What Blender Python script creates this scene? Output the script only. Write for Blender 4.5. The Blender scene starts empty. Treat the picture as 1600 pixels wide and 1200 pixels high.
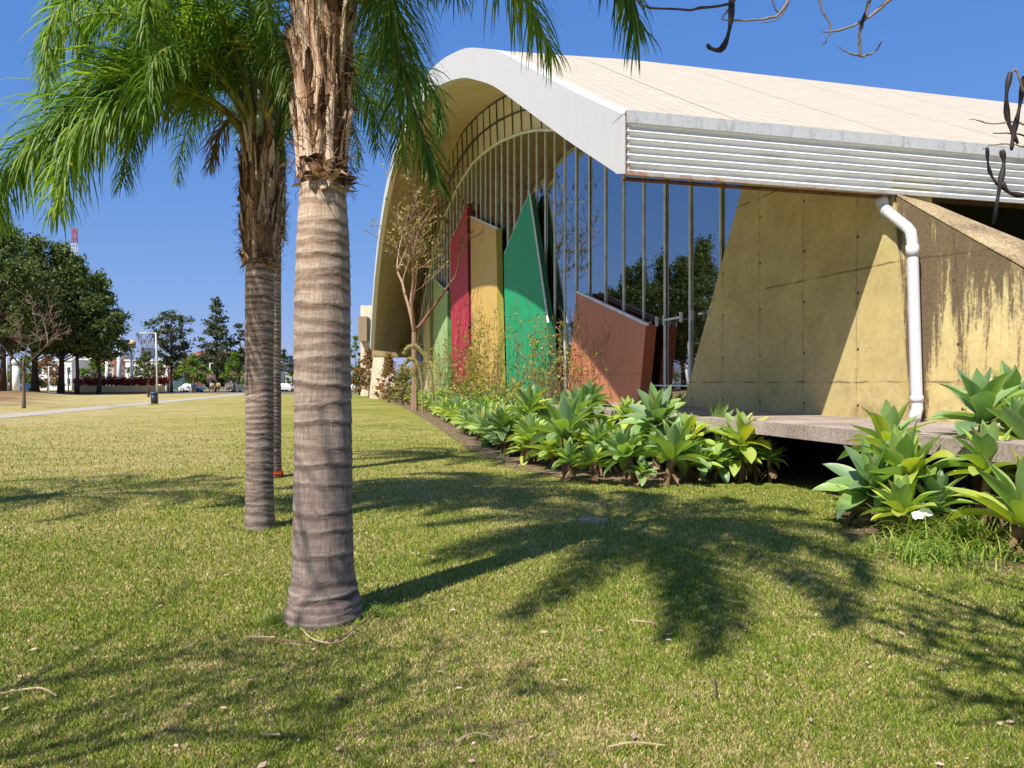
import bpy, math, random
import numpy as np
from mathutils import Vector, Matrix
C = bpy.context; S = C.scene; COL = S.collection
R = math.radians
# ---------------------------------------------------------------- camera, sky, sun
cd = bpy.data.cameras.new('camera'); cam = bpy.data.objects.new('camera', cd); COL.objects.link(cam)
cam.location = (0, 0, 1.6); cam.rotation_euler = (R(90 - .1), 0, 0)
cd.lens = 27; cd.sensor_width = 36; cd.clip_end = 3000; cd.clip_start = .05
S.camera = cam
SUN_EL = 51.5
sdir = Vector((-.573 * math.cos(R(SUN_EL)), -.8195 * math.cos(R(SUN_EL)), math.sin(R(SUN_EL))))   # towards the sun
w = bpy.data.worlds.new('World'); S.world = w; w.use_nodes = True
wn = w.node_tree; bg = wn.nodes['Background']
sk = wn.nodes.new('ShaderNodeTexSky'); sk.sky_type = 'NISHITA'; sk.sun_disc = False
sk.sun_elevation = R(SUN_EL); sk.sun_rotation = math.atan2(sdir.x, sdir.y)
sk.altitude = 700; sk.air_density = 1.0; sk.dust_density = .6; sk.ozone_density = 2.4
# clear winter air: the sky's channels are graded so that the blue deepens upward and pales only gently at the horizon
sp_ = wn.nodes.new('ShaderNodeSeparateColor'); cb_ = wn.nodes.new('ShaderNodeCombineColor'); wn.links.new(sk.outputs[0], sp_.inputs[0])
for i_, (pw_, k_) in enumerate(((.8, .503), (.49, 1.038), (.25, 2.74))):
    p_ = wn.nodes.new('ShaderNodeMath'); p_.operation = 'POWER'; p_.inputs[1].default_value = pw_; m_ = wn.nodes.new('ShaderNodeMath'); m_.operation = 'MULTIPLY'; m_.inputs[1].default_value = k_
    wn.links.new(sp_.outputs[i_], p_.inputs[0]); wn.links.new(p_.outputs[0], m_.inputs[0]); wn.links.new(m_.outputs[0], cb_.inputs[i_])
wn.links.new(cb_.outputs[0], bg.inputs[0])
bg.inputs[1].default_value = .12
ld = bpy.data.lights.new('sun', 'SUN'); ld.energy = 4.6; ld.angle = R(.55); ld.color = (1, .95, .86)
lo = bpy.data.objects.new('sun', ld); COL.objects.link(lo); lo.location = (0, 0, 30)
lo.rotation_euler = sdir.to_track_quat('Z', 'Y').to_euler()
S.view_settings.view_transform = 'Standard'; S.view_settings.look = 'None'
S.view_settings.exposure = .62; S.view_settings.gamma = 1
try:
    S.cycles.max_bounces = 8; S.cycles.transparent_max_bounces = 16; S.cycles.sample_clamp_indirect = 6
except Exception: pass

# ---------------------------------------------------------------- helpers
WL = {}
def wloc(o): return WL.get(o.name, Vector((0, 0, 0)))
def tag(o, label=None, cat=None, group=None, kind=None):
    if label: o['label'] = label
    if cat: o['category'] = cat
    if group: o['group'] = group
    if kind: o['kind'] = kind
    return o
def empty(name, loc, label, cat, group=None):
    o = bpy.data.objects.new(name, None); COL.objects.link(o); o.location = loc; o.empty_display_size = .2
    WL[o.name] = Vector(loc); return tag(o, label, cat, group)
class MB:
    def __init__(s): s.v = []; s.f = []; s.uv = []; s.mi = []
    def add(s, vs, fs, uv=None, mi=0):
        n = len(s.v); s.v += [tuple(p) for p in vs]
        s.uv += list(uv) if uv is not None else [(0, 0)] * len(vs)
        s.f += [tuple(i + n for i in f) for f in fs]; s.mi += [mi] * len(fs)
    def box(s, c, d, ax=None, mi=0):
        ax = ax or (Vector((1, 0, 0)), Vector((0, 1, 0)), Vector((0, 0, 1))); c = Vector(c); vs = []
        for k in (-.5, .5):
            for j in (-.5, .5):
                for i in (-.5, .5): vs.append(c + ax[0] * d[0] * i + ax[1] * d[1] * j + ax[2] * d[2] * k)
        s.add(vs, [(0, 2, 3, 1), (4, 5, 7, 6), (0, 1, 5, 4), (2, 6, 7, 3), (0, 4, 6, 2), (1, 3, 7, 5)], None, mi)
    def tube(s, pts, rad, n=8, cap=True, mi=0):
        pts = [Vector(p) for p in pts]; m = len(pts)
        if not hasattr(rad, '__len__'): rad = [rad] * m
        vs = []; uv = []; up = None; L = 0
        for i, p in enumerate(pts):
            t = (pts[min(i + 1, m - 1)] - pts[max(i - 1, 0)])
            t = t.normalized() if t.length > 1e-9 else Vector((0, 0, 1))
            if up is None:
                a = Vector((1, 0, 0)) if abs(t.x) < .8 else Vector((0, 1, 0)); up = (a - t * a.dot(t)).normalized()
            else:
                up = up - t * up.dot(t); up = up.normalized() if up.length > 1e-6 else t.orthogonal().normalized()
            b = t.cross(up)
            if i: L += (p - pts[i - 1]).length
            for k in range(n):
                an = 2 * math.pi * k / n
                vs.append(p + (up * math.cos(an) + b * math.sin(an)) * rad[i]); uv.append((k / n, L))
        fs = []
        for i in range(m - 1):
            for k in range(n):
                k2 = (k + 1) % n; fs.append((i * n + k, i * n + k2, (i + 1) * n + k2, (i + 1) * n + k))
        if cap: fs.append(tuple(range(n - 1, -1, -1))); fs.append(tuple((m - 1) * n + k for k in range(n)))
        s.add(vs, fs, uv, mi)
    def prism(s, poly, fn, t0, t1, mi=0):
        """poly of (p,q); fn(p,q,t) -> world point; extruded from t0 to t1; uv = (p,q)"""
        n = len(poly)
        s.add([fn(p, q, t0) for p, q in poly] , [tuple(range(n))], poly, mi)
        s.add([fn(p, q, t1) for p, q in poly] , [tuple(range(n - 1, -1, -1))], poly, mi)
        for i in range(n):
            a, b = poly[i], poly[(i + 1) % n]
            s.add([fn(*a, t0), fn(*a, t1), fn(*b, t1), fn(*b, t0)], [(0, 1, 2, 3)], [a, a, b, b], mi)
    def build(s, name, mat, parent=None, smooth=False, local=False, rel=None):
        me = bpy.data.meshes.new(name); base = Vector(rel) if rel is not None else None
        vs = s.v if base is None else [tuple(Vector(p) - base) for p in s.v]
        me.from_pydata(vs, [], s.f)
        mats = mat if isinstance(mat, (list, tuple)) else [mat]
        for m in mats: me.materials.append(m)
        if len(mats) > 1: me.polygons.foreach_set('material_index', s.mi)
        if smooth: me.polygons.foreach_set('use_smooth', [True] * len(s.f))
        ul = me.uv_layers.new(name='UVMap'); li = np.zeros(len(me.loops), dtype=np.int32); me.loops.foreach_get('vertex_index', li)
        ul.data.foreach_set('uv', np.array(s.uv, dtype=np.float32)[li].ravel())
        me.update(); o = bpy.data.objects.new(name, me); COL.objects.link(o)
        if base is not None: o.location = base; WL[o.name] = base
        if parent is not None:
            o.parent = parent
            if not local: o.matrix_parent_inverse = Matrix.Translation(-wloc(parent))
        return o
def bez(ctrl, n):
    """Catmull-Rom through the control points"""
    P = [Vector(p) for p in ctrl]; P = [P[0] * 2 - P[1]] + P + [P[-1] * 2 - P[-2]]; out = []
    segs = len(P) - 3
    for i in range(n):
        t = i / (n - 1) * segs; k = min(int(t), segs - 1); t -= k
        a, b, c, d = P[k:k + 4]
        out.append(.5 * ((2 * b) + (c - a) * t + (2 * a - 5 * b + 4 * c - d) * t * t + (3 * b - a - 3 * c + d) * t ** 3))
    return out

# ---- value noise on arrays
_rs = np.random.RandomState(5); _T = _rs.rand(256, 256)
def vn(x, y, sc, o=0):
    x = np.asarray(x) * sc + 37.1 + o * 13.7; y = np.asarray(y) * sc + 11.3 + o * 7.9
    xi = np.floor(x).astype(int); yi = np.floor(y).astype(int); fx = x - xi; fy = y - yi
    fx = fx * fx * (3 - 2 * fx); fy = fy * fy * (3 - 2 * fy)
    g = lambda a, b: _T[a % 256, b % 256]
    return (g(xi, yi) * (1 - fx) + g(xi + 1, yi) * fx) * (1 - fy) + (g(xi, yi + 1) * (1 - fx) + g(xi + 1, yi + 1) * fx) * fy

# ---------------------------------------------------------------- materials
class NT:
    def __init__(s, name):
        s.m = bpy.data.materials.new(name); s.m.use_nodes = True; s.t = s.m.node_tree; s.b = s.t.nodes['Principled BSDF']
        s.out = s.t.nodes['Material Output']; s.tc = None
    def n(s, ty, **kw):
        x = s.t.nodes.new('ShaderNode' + ty)
        for k, v in kw.items(): setattr(x, k, v)
        return x
    def put(s, sock, v):
        if hasattr(v, 'is_output'): s.t.links.new(v, sock)
        elif isinstance(v, (tuple, list)) and len(v) == 3 and sock.type == 'RGBA': sock.default_value = (*v, 1)
        else: sock.default_value = v
    def co(s, kind='Object', scale=None):
        if s.tc is None: s.tc = s.n('TexCoord')
        o = s.tc.outputs[kind]
        if scale:
            mp = s.n('Mapping'); mp.inputs['Scale'].default_value = scale; s.t.links.new(o, mp.inputs[0]); o = mp.outputs[0]
        return o
    def noise(s, sc, vec=None, det=4, rough=.55, dist=0):
        x = s.n('TexNoise'); s.put(x.inputs['Vector'], vec if vec is not None else s.co())
        x.inputs['Scale'].default_value = sc; x.inputs['Detail'].default_value = det; x.inputs['Roughness'].default_value = rough
        x.inputs['Distortion'].default_value = dist
        return x.outputs['Fac']
    def ramp(s, fac, stops, interp='LINEAR'):
        x = s.n('ValToRGB'); s.put(x.inputs[0], fac); cr = x.color_ramp; cr.interpolation = interp
        while len(cr.elements) < len(stops): cr.elements.new(.5)
        for e, (p, c) in zip(cr.elements, stops):
            e.position = p; e.color = (*c, 1) if isinstance(c, (tuple, list)) else (c, c, c, 1)
        return x.outputs[0]
    def mix(s, fac, a, b, mode='MIX'):
        x = s.n('MixRGB', blend_type=mode); s.put(x.inputs[0], fac); s.put(x.inputs[1], a); s.put(x.inputs[2], b); return x.outputs[0]
    def math(s, op, a, b=0.0, c=None, clamp=False):
        x = s.n('Math', operation=op); x.use_clamp = clamp; s.put(x.inputs[0], a); s.put(x.inputs[1], b)
        if c is not None: s.put(x.inputs[2], c)
        return x.outputs[0]
    def sep(s, v):
        x = s.n('SeparateXYZ'); s.t.links.new(v, x.inputs[0]); return x.outputs
    def bump(s, h, st=.5, dist=.02):
        x = s.n('Bump'); x.inputs['Strength'].default_value = st; x.inputs['Distance'].default_value = dist
        s.put(x.inputs['Height'], h); s.t.links.new(x.outputs[0], s.b.inputs['Normal']); return x
    def col(s, c): s.put(s.b.inputs['Base Color'], c)
    def set(s, **kw):
        for k, v in kw.items(): s.put(s.b.inputs[k.replace('_', ' ')], v)
        return s
def simple(name, c, rough=.6, metal=0, var=.15, sc=6, spec=.3):
    m = NT(name); f = m.noise(sc, det=3)
    m.col(m.ramp(f, [(.3, tuple(x * (1 - var) for x in c)), (.7, tuple(min(1, x * (1 + var)) for x in c))]))
    m.set(Roughness=rough, Metallic=metal); m.b.inputs['Specular IOR Level'].default_value = spec; return m.m
def leafy(name, stops, transl=.3, rough=.5, island=True, sc=.6, spec=.3):
    """leaf material: random colour per leaf island + slow noise"""
    m = NT(name)
    if island:
        g = m.n('NewGeometry'); f = g.outputs['Random Per Island']
    else: f = m.noise(sc * 6)
    f2 = m.noise(sc, det=2); fac = m.math('ADD', m.math('MULTIPLY', f, .55), m.math('MULTIPLY', f2, .45))
    c = m.ramp(fac, stops); m.col(c); m.set(Roughness=rough); m.b.inputs['Specular IOR Level'].default_value = spec
    tr = m.n('BsdfTranslucent'); m.put(tr.inputs[0], m.mix(1, c, (1.5, 1.7, .7), 'MULTIPLY'))
    mx = m.n('MixShader'); mx.inputs[0].default_value = transl
    m.t.links.new(m.b.outputs[0], mx.inputs[1]); m.t.links.new(tr.outputs[0], mx.inputs[2]); m.t.links.new(mx.outputs[0], m.out.inputs[0])
    return m.m
M = {}
def mat_lawn():
    m = NT('lawn_ground'); o = m.co(); x, y, z = m.sep(o)
    fine = m.noise(28, det=5, rough=.7); mid = m.noise(1.1, det=4, rough=.6); big = m.noise(.16, det=3)
    st = m.co('Object', (.35, 1.6, 1)); streak = m.noise(1.3, st, det=4, rough=.65)
    f = m.math('ADD', m.math('MULTIPLY', mid, .42), m.math('MULTIPLY', big, .38)); f = m.math('ADD', f, m.math('MULTIPLY', streak, .30))
    # the far left of the lawn is drier than the lawn by the building
    dry = m.math('MULTIPLY', m.math('ADD', x, m.math('MULTIPLY', y, .32)), -.009, clamp=False)
    dry = m.math('MAXIMUM', m.math('MINIMUM', dry, .1), -.12); f = m.math('ADD', f, dry)
    f = m.math('ADD', f, m.math('MULTIPLY', m.math('SUBTRACT', fine, .5), .5))
    c = m.ramp(f, [(.34, (.13, .17, .025)), (.47, (.23, .235, .045)), (.57, (.34, .29, .09)), (.74, (.48, .37, .18))])
    # red-brown bare soil under the big trees at the left
    e = m.math('ADD', x, m.math('MULTIPLY', y, .56)); e = m.math('MULTIPLY', m.math('SUBTRACT', -1.0, e), .14)
    a1 = m.math('MULTIPLY', m.math('SUBTRACT', y, 50), .12); a2 = m.math('MULTIPLY', m.math('SUBTRACT', 108, y), .1)
    mk = m.math('MINIMUM', m.math('MINIMUM', a1, a2), m.math('MULTIPLY', e, 1.2))
    mk = m.math('ADD', mk, m.math('MULTIPLY', m.math('SUBTRACT', m.noise(.22, det=4), .5), 3.2), clamp=True)
    soil = m.ramp(m.noise(.8, det=4), [(.3, (.14, .065, .035)), (.7, (.30, .16, .09))])
    c = m.mix(m.math('MULTIPLY', mk, .85), c, soil); m.col(c)
    m.set(Roughness=.95); m.b.inputs['Specular IOR Level'].default_value = .1
    m.bump(m.math('ADD', fine, m.math('MULTIPLY', m.noise(90, det=2), .4)), .9, .03); return m.m
def mat_attr(name, transl=.2):
    m = NT(name); a = m.n('Attribute'); a.attribute_name = 'Col'; m.col(a.outputs['Color']); m.set(Roughness=.6)
    m.b.inputs['Specular IOR Level'].default_value = .25
    tr = m.n('BsdfTranslucent'); m.put(tr.inputs[0], a.outputs['Color']); mx = m.n('MixShader'); mx.inputs[0].default_value = transl
    m.t.links.new(m.b.outputs[0], mx.inputs[1]); m.t.links.new(tr.outputs[0], mx.inputs[2]); m.t.links.new(mx.outputs[0], m.out.inputs[0]); return m.m
def mat_trunk():
    m = NT('palm_trunk_bark'); o = m.co('UV'); u, v, _ = m.sep(o)
    oo = m.co(); wob = m.noise(3.0, oo, det=2)
    vv = m.math('ADD', v, m.math('MULTIPLY', wob, .16))
    # height dependent tone : warm pinkish buff at the top, greyer below
    ver = m.noise(1, m.co('Object', (110, 110, 5)), det=4, rough=.7)
    hz = m.noise(1, m.co('Object', (5, 5, 34)), det=6, rough=.8)
    base = m.ramp(hz, [(.32, (.20, .148, .122)), (.5, (.27, .21, .178)), (.66, (.36, .29, .245))])
    warm = m.ramp(hz, [(.36, (.36, .23, .15)), (.47, (.50, .37, .27)), (.64, (.66, .54, .42))])
    x, y, z = m.sep(oo); h = m.math('MULTIPLY', m.math('SUBTRACT', z, .9), .5, clamp=True)
    c = m.mix(h, base, warm)
    c = m.mix(.75, c, m.ramp(ver, [(.34, (.52, .50, .50)), (.62, (1.2, 1.2, 1.2))]), 'MULTIPLY')
    at = m.n('Attribute'); at.attribute_name = 'Ring'   # 1 at leaf-scar rings
    fc = at.outputs['Fac']; dk = m.math('MULTIPLY', m.math('MAXIMUM', m.math('MULTIPLY', fc, -1.0), 0.0), .85); lt = m.math('MULTIPLY', m.math('MAXIMUM', fc, 0.0), .85)
    c = m.mix(dk, c, m.mix(h, (.085, .055, .045), (.16, .08, .05))); c = m.mix(lt, c, m.mix(h, (.46, .38, .31), (.68, .58, .47)))
    bl = m.ramp(m.noise(5, oo, det=5, rough=.7), [(.36, (.80, .77, .75)), (.6, (1.08, 1.07, 1.05))]); c = m.mix(.7, c, bl, 'MULTIPLY')
    m.col(c); m.set(Roughness=.85); m.b.inputs['Specular IOR Level'].default_value = .2
    m.bump(m.math('ADD', ver, m.math('MULTIPLY', hz, .6)), .55, .012); return m.m
def mat_boot(name, stops):
    m = NT(name); g = m.n('NewGeometry')
    f = m.math('ADD', m.math('MULTIPLY', g.outputs['Random Per Island'], .5), m.math('MULTIPLY', m.noise(1, m.co('Object', (55, 55, 7)), det=5, rough=.75), .5))
    m.col(m.ramp(f, stops)); m.set(Roughness=.9); m.b.inputs['Specular IOR Level'].default_value = .1
    m.bump(m.noise(1, m.co('Object', (80, 80, 8)), det=3), .7, .01); return m.m
def mat_yellow(name, mould=0.0):
    m = NT(name); uv = m.co('UV'); u, v, _ = m.sep(uv); o = m.co()
    n1 = m.noise(.9, o, det=5, rough=.6); n2 = m.noise(9, o, det=5, rough=.7)
    c = m.ramp(n1, [(.3, (.52, .405, .17)), (.7, (.635, .52, .245))])
    c = m.mix(.55, c, m.ramp(n2, [(.3, (.78, .76, .72)), (.62, (1.06, 1.06, 1.06))]), 'MULTIPLY')
    # board joints: every 1.5 m across, 1.94 m up, slightly wandering
    wu = m.math('ADD', u, m.math('MULTIPLY', m.noise(5, o), .03)); wv = m.math('ADD', v, m.math('MULTIPLY', m.noise(3.3, o), .06))
    ju = m.math('ABSOLUTE', m.math('SUBTRACT', m.math('FRACT', m.math('DIVIDE', m.math('SUBTRACT', wu, .12), 1.5)), .5))
    jv = m.math('ABSOLUTE', m.math('SUBTRACT', m.math('FRACT', m.math('DIVIDE', m.math('SUBTRACT', wv, .67), 1.94)), .5))
    l1 = m.math('LESS_THAN', ju, .0055); l2 = m.math('LESS_THAN', jv, .005)
    brk = m.ramp(m.noise(2.1, o, det=4), [(.42, 0.15), (.55, 1.0)]); jl = m.math('MULTIPLY', m.math('MAXIMUM', l1, l2), brk)
    c = m.mix(m.math('MULTIPLY', jl, .75), c, (.10, .075, .04))
    soft = m.math('LESS_THAN', jv, .012); c = m.mix(m.math('MULTIPLY', m.math('MULTIPLY', soft, brk), .3), c, (.16, .12, .06))
    # formwork tie holes beside the joints
    hx = m.math('MULTIPLY', m.math('SUBTRACT', m.math('FRACT', m.math('DIVIDE', m.math('SUBTRACT', u, .06), 1.5)), .5), 1.5)
    hy = m.math('MULTIPLY', m.math('SUBTRACT', m.math('FRACT', m.math('DIVIDE', m.math('ADD', v, .25), .97)), .5), .97)
    d = m.math('SQRT', m.math('ADD', m.math('MULTIPLY', hx, hx), m.math('MULTIPLY', hy, hy)))
    hole = m.math('LESS_THAN', d, .026); c = m.mix(hole, c, (.03, .022, .016))
    stn = m.math('MULTIPLY', m.math('LESS_THAN', m.math('ABSOLUTE', hx), .035), m.math('LESS_THAN', hy, 0.0)); stn = m.math('MULTIPLY', stn, m.noise(4, o))
    c = m.mix(m.math('MULTIPLY', stn, .35), c, (.25, .15, .07))
    # fine pitting and mould
    pit = m.math('GREATER_THAN', m.noise(46, o, det=3, rough=.7), .66); c = m.mix(m.math('MULTIPLY', pit, .55), c, (.14, .10, .05))
    smear = m.ramp(m.noise(1.6, o, det=6, rough=.75), [(.46, 0.0), (.66, 1.0)]); c = m.mix(m.math('MULTIPLY', smear, .22), c, (.12, .11, .06))
    if mould > 0:
        # streaks of mould running down from the coping, plus splash dirt at the foot
        wst = m.noise(1, m.co('Object', (3.2, 3.2, .35)), det=6, rough=.72)
        sp = m.noise(22, o, det=6, rough=.8)
        f = m.math('ADD', wst, m.math('MULTIPLY', m.math('SUBTRACT', v, 2.35), .075)); f = m.math('ADD', f, m.math('MULTIPLY', m.math('SUBTRACT', sp, .5), .28))
        k = m.ramp(f, [(.455, 0.0), (.54, 1.0)]); c = m.mix(m.math('MULTIPLY', k, .88), c, m.ramp(sp, [(.35, (.045, .030, .022)), (.7, (.16, .10, .07))]))
    ft = m.math('SUBTRACT', 1.75, v); near = m.math('SUBTRACT', 1.4, u)
    fs = m.math('MULTIPLY', m.math('MINIMUM', ft, m.math('MULTIPLY', near, .8)), .9)
    fs = m.math('ADD', fs, m.math('MULTIPLY', m.math('SUBTRACT', m.noise(4, o, det=6, rough=.75), .62), 1.9), clamp=True)
    c = m.mix(m.math('MULTIPLY', fs, .7), c, (.11, .065, .04))
    m.col(c); m.set(Roughness=.9); m.b.inputs['Specular IOR Level'].default_value = .15
    m.bump(m.math('SUBTRACT', m.math('ADD', m.math('MULTIPLY', n2, .5), m.math('MULTIPLY', pit, -.4)), m.math('MULTIPLY', jl, .8)), .5, .012); return m.m
def mat_concrete(name, dark=(.13, .095, .075), light=(.42, .34, .26), sc=14):
    m = NT(name); o = m.co(); a = m.noise(sc, o, det=6, rough=.8); b = m.noise(1.3, o, det=4)
    f = m.math('ADD', m.math('MULTIPLY', a, .65), m.math('MULTIPLY', b, .35))
    m.col(m.ramp(f, [(.36, dark), (.6, light)])); m.set(Roughness=.95); m.b.inputs['Specular IOR Level'].default_value = .15
    m.bump(a, .7, .012); return m.m
def mat_roof():
    m = NT('cream_roof_sheet'); uv = m.co('UV'); u, v, _ = m.sep(uv); o = m.co()
    fr = m.math('FRACT', m.math('MULTIPLY', u, 3.4)); rib = m.math('LESS_THAN', fr, .11)
    fr2 = m.math('FRACT', m.math('DIVIDE', m.math('ADD', u, .8), 3.1)); seam = m.math('LESS_THAN', fr2, .012)
    d = m.noise(1, m.co('UV', (1.2, 5, 1)), det=5, rough=.7)
    c = m.ramp(d, [(.3, (.46, .385, .275)), (.62, (.57, .49, .365))])
    low = m.ramp(m.math('ADD', m.math('MULTIPLY', v, -.05), m.noise(7, o, det=5, rough=.8)), [(.52, 0.0), (.66, 1.0)])
    c = m.mix(m.math('MULTIPLY', low, .35), c, (.46, .30, .17))
    c = m.mix(m.math('MULTIPLY', rib, .5), c, (.30, .22, .14)); c = m.mix(m.math('MULTIPLY', seam, .8), c, (.12, .10, .08))
    m.col(c); m.set(Roughness=.6); m.bump(rib, .3, .03); return m.m
def mat_soffit():
    m = NT('tan_soffit'); uv = m.co('UV'); u, v, _ = m.sep(uv)
    fr = m.math('FRACT', m.math('MULTIPLY', u, 3.4)); ln = m.math('LESS_THAN', fr, .05)
    fv = m.math('FRACT', m.math('DIVIDE', v, 7.3)); l2 = m.math('LESS_THAN', fv, .006)
    d = m.noise(.8, m.co(), det=5, rough=.7)
    c = m.ramp(d, [(.3, (.58, .45, .27)), (.7, (.74, .60, .38))])
    c = m.mix(m.math('MULTIPLY', m.math('MAXIMUM', ln, l2), .55), c, (.10, .07, .04)); m.col(c); m.set(Roughness=.8); m.bump(ln, -.3, .02); return m.m
def mat_white(name, c=(.80, .80, .82), dirt=(.50, .46, .42), amt=.5, rough=.55, sc=1.5):
    m = NT(name); d = m.noise(1, m.co('Object', (sc * 2, sc * 2, sc * .5)), det=6, rough=.75)
    d2 = m.noise(sc * 8, det=4, rough=.8)
    f = m.math('ADD', m.math('MULTIPLY', d, .6), m.math('MULTIPLY', d2, .4))
    m.col(m.mix(m.math('MULTIPLY', m.ramp(f, [(.5, 0.0), (.68, 1.0)]), amt), c, dirt)); m.set(Roughness=rough); return m.m
def mat_fascia():
    m = NT('corrugated_white_sheet'); o = m.co(); uv = m.co('UV'); u, v, _ = m.sep(uv)
    st = m.noise(1, m.co('UV', (1.0, 14, 1)), det=6, rough=.8); f = m.math('ADD', st, m.math('MULTIPLY', m.math('SUBTRACT', 5.0, v), .06))
    f = m.math('ADD', f, m.math('MULTIPLY', m.math('SUBTRACT', m.math('MINIMUM', u, 6.0), 4.0), .014))
    c = m.mix(m.math('MULTIPLY', m.ramp(f, [(.52, 0.0), (.66, 1.0)]), .8), (.80, .79, .77), (.38, .35, .30))
    sp = m.math('GREATER_THAN', m.noise(34, o, det=4, rough=.7), .64); c = m.mix(m.math('MULTIPLY', sp, .35), c, (.26, .22, .18))
    ox, oy, oz = m.sep(o); rs = m.math('ADD', m.noise(5, o, det=5, rough=.8), m.math('MULTIPLY', m.math('SUBTRACT', 4.68, oz), 1.4)); rs = m.math('ADD', rs, m.math('MULTIPLY', m.math('SUBTRACT', 5.0, ox), .03))
    c = m.mix(m.math('MULTIPLY', m.ramp(rs, [(.52, 0.0), (.7, 1.0)]), .8), c, (.36, .15, .06))
    m.col(c); m.set(Roughness=.42, Metallic=.0); return m.m
def mat_panel(name, c):
    m = NT(name); d = m.noise(1.2, det=5, rough=.7); d2 = m.noise(1, m.co('Object', (14, 14, .8)), det=4)
    k = m.ramp(m.math('ADD', m.math('MULTIPLY', d, .5), m.math('MULTIPLY', d2, .5)), [(.3, (.86, .86, .86)), (.7, (1.06, 1.06, 1.06))])
    x, y, z = m.sep(m.co()); c = m.mix(1, c, k, 'MULTIPLY')
    ft = m.math('ADD', m.math('MULTIPLY', m.math('SUBTRACT', 1.9, z), .55), m.math('MULTIPLY', m.math('SUBTRACT', m.noise(2.2, det=5, rough=.8), .5), 1.6), clamp=True); c = m.mix(m.math('MULTIPLY', ft, .5), c, (.24, .19, .12))
    uv = m.co('UV'); u, v, _ = m.sep(uv); jn = m.math('LESS_THAN', m.math('FRACT', m.math('DIVIDE', m.math('ADD', v, .6), 2.44)), .008); c = m.mix(m.math('MULTIPLY', jn, .55), c, (.05, .04, .03))
    m.col(c); m.set(Roughness=.6); m.bump(m.noise(30, det=3), .15, .01); return m.m
def mat_glass(name='reflective_glass', fac=.62, tint=(.66, .68, .70)):
    m = NT(name); gl = m.n('BsdfGlossy'); gl.inputs['Roughness'].default_value = .012
    m.put(gl.inputs['Color'], tint)
    tr = m.n('BsdfTransparent'); tr.inputs[0].default_value = (.40, .44, .46, 1); mx = m.n('MixShader')
    fr = m.n('Fresnel'); fr.inputs[0].default_value = 1.9
    f = m.math('ADD', m.math('MULTIPLY', fr.outputs[0], .45), fac * .85, clamp=True); m.put(mx.inputs[0], f)
    m.t.links.new(tr.outputs[0], mx.inputs[1]); m.t.links.new(gl.outputs[0], mx.inputs[2]); m.t.links.new(mx.outputs[0], m.out.inputs[0]); return m.m
M['lawn'] = mat_lawn(); M['blade'] = mat_attr('grass_blades', .3); M['trunk'] = mat_trunk()
M['boot'] = mat_boot('old_leaf_bases', [(.3, (.05, .026, .016)), (.42, (.24, .13, .07)), (.54, (.46, .29, .18)), (.70, (.66, .50, .37))])
M['fibre'] = mat_boot('palm_fibre', [(.3, (.05, .028, .018)), (.7, (.26, .15, .09))])
M['yel'] = mat_yellow('yellow_painted_concrete'); M['yelm'] = mat_yellow('mouldy_yellow_concrete', 1)
M['cop'] = mat_concrete('weathered_coping', (.10, .06, .04), (.52, .40, .22), 20)
M['slab'] = mat_concrete('weathered_slab', (.17, .125, .10), (.50, .41, .34), 26)
M['dark'] = simple('void_shade_concrete', (.035, .028, .024), .95)  # shade of the void under the slab put into a near-black colour
M['roof'] = mat_roof(); M['soffit'] = mat_soffit(); M['beam'] = mat_white('white_beam_paint', (.62, .60, .58), (.46, .46, .46), .35)
M['fascia'] = mat_fascia(); M['cap'] = mat_white('grey_flashing', (.55, .55, .54), (.20, .18, .16), .8, .5, 4)
M['rust'] = simple('rusty_steel', (.16, .07, .035), .85, 0, .5, 9); M['pvc'] = mat_white('white_pvc', (.62, .61, .62), (.45, .33, .25), .35, .35, 2)
M['glass'] = mat_glass(); M['band'] = mat_glass('pale_upper_glass', .5, (.9, .9, .9))
def mat_band(g_):
    m = NT('pale_reflection_sheet'); m.col((.86, .88, .90)); m.set(Roughness=.06, IOR=1.8); m.b.inputs['Specular IOR Level'].default_value = .8  # near-white base colour holds the pale reflections of the upper panes
    gl = m.n('BsdfGlossy'); gl.inputs['Roughness'].default_value = .02; gl.inputs['Color'].default_value = (.9, .9, .92, 1); mx = m.n('MixShader'); mx.inputs[0].default_value = g_
    m.t.links.new(m.b.outputs[0], mx.inputs[1]); m.t.links.new(gl.outputs[0], mx.inputs[2]); m.t.links.new(mx.outputs[0], m.out.inputs[0]); return m.m
M['band'] = mat_band(.12); M['band2'] = mat_band(.7)
M['mull'] = simple('grey_aluminium', (.80, .84, .86), .5, .0, .15, 3); M['mulld'] = simple('seal_dark', (.05, .05, .05), .7)
M['floor'] = simple('hall_floor', (.22, .17, .12), .5); M['inw'] = simple('hall_wall', (.32, .30, .26), .8); M['steel'] = simple('dark_steel', (.07, .07, .075), .6)
for k, c in dict(orange=(.60, .21, .10), green=(.012, .34, .135), yellow=(.66, .42, .12), red=(.50, .035, .06), lgreen=(.36, .50, .20), cream=(.70, .62, .36), blue=(.02, .17, .55)).items(): M['p_' + k] = mat_panel('panel_' + k, c)
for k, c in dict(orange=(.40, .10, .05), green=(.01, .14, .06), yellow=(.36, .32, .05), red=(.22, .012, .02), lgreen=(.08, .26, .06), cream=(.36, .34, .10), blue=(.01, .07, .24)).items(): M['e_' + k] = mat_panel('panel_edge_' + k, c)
M['frond'] = leafy('palm_leaflet', [(.2, (.035, .085, .012)), (.5, (.07, .15, .018)), (.75, (.18, .26, .035))], .34, .5, True, .9, .3)
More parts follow.
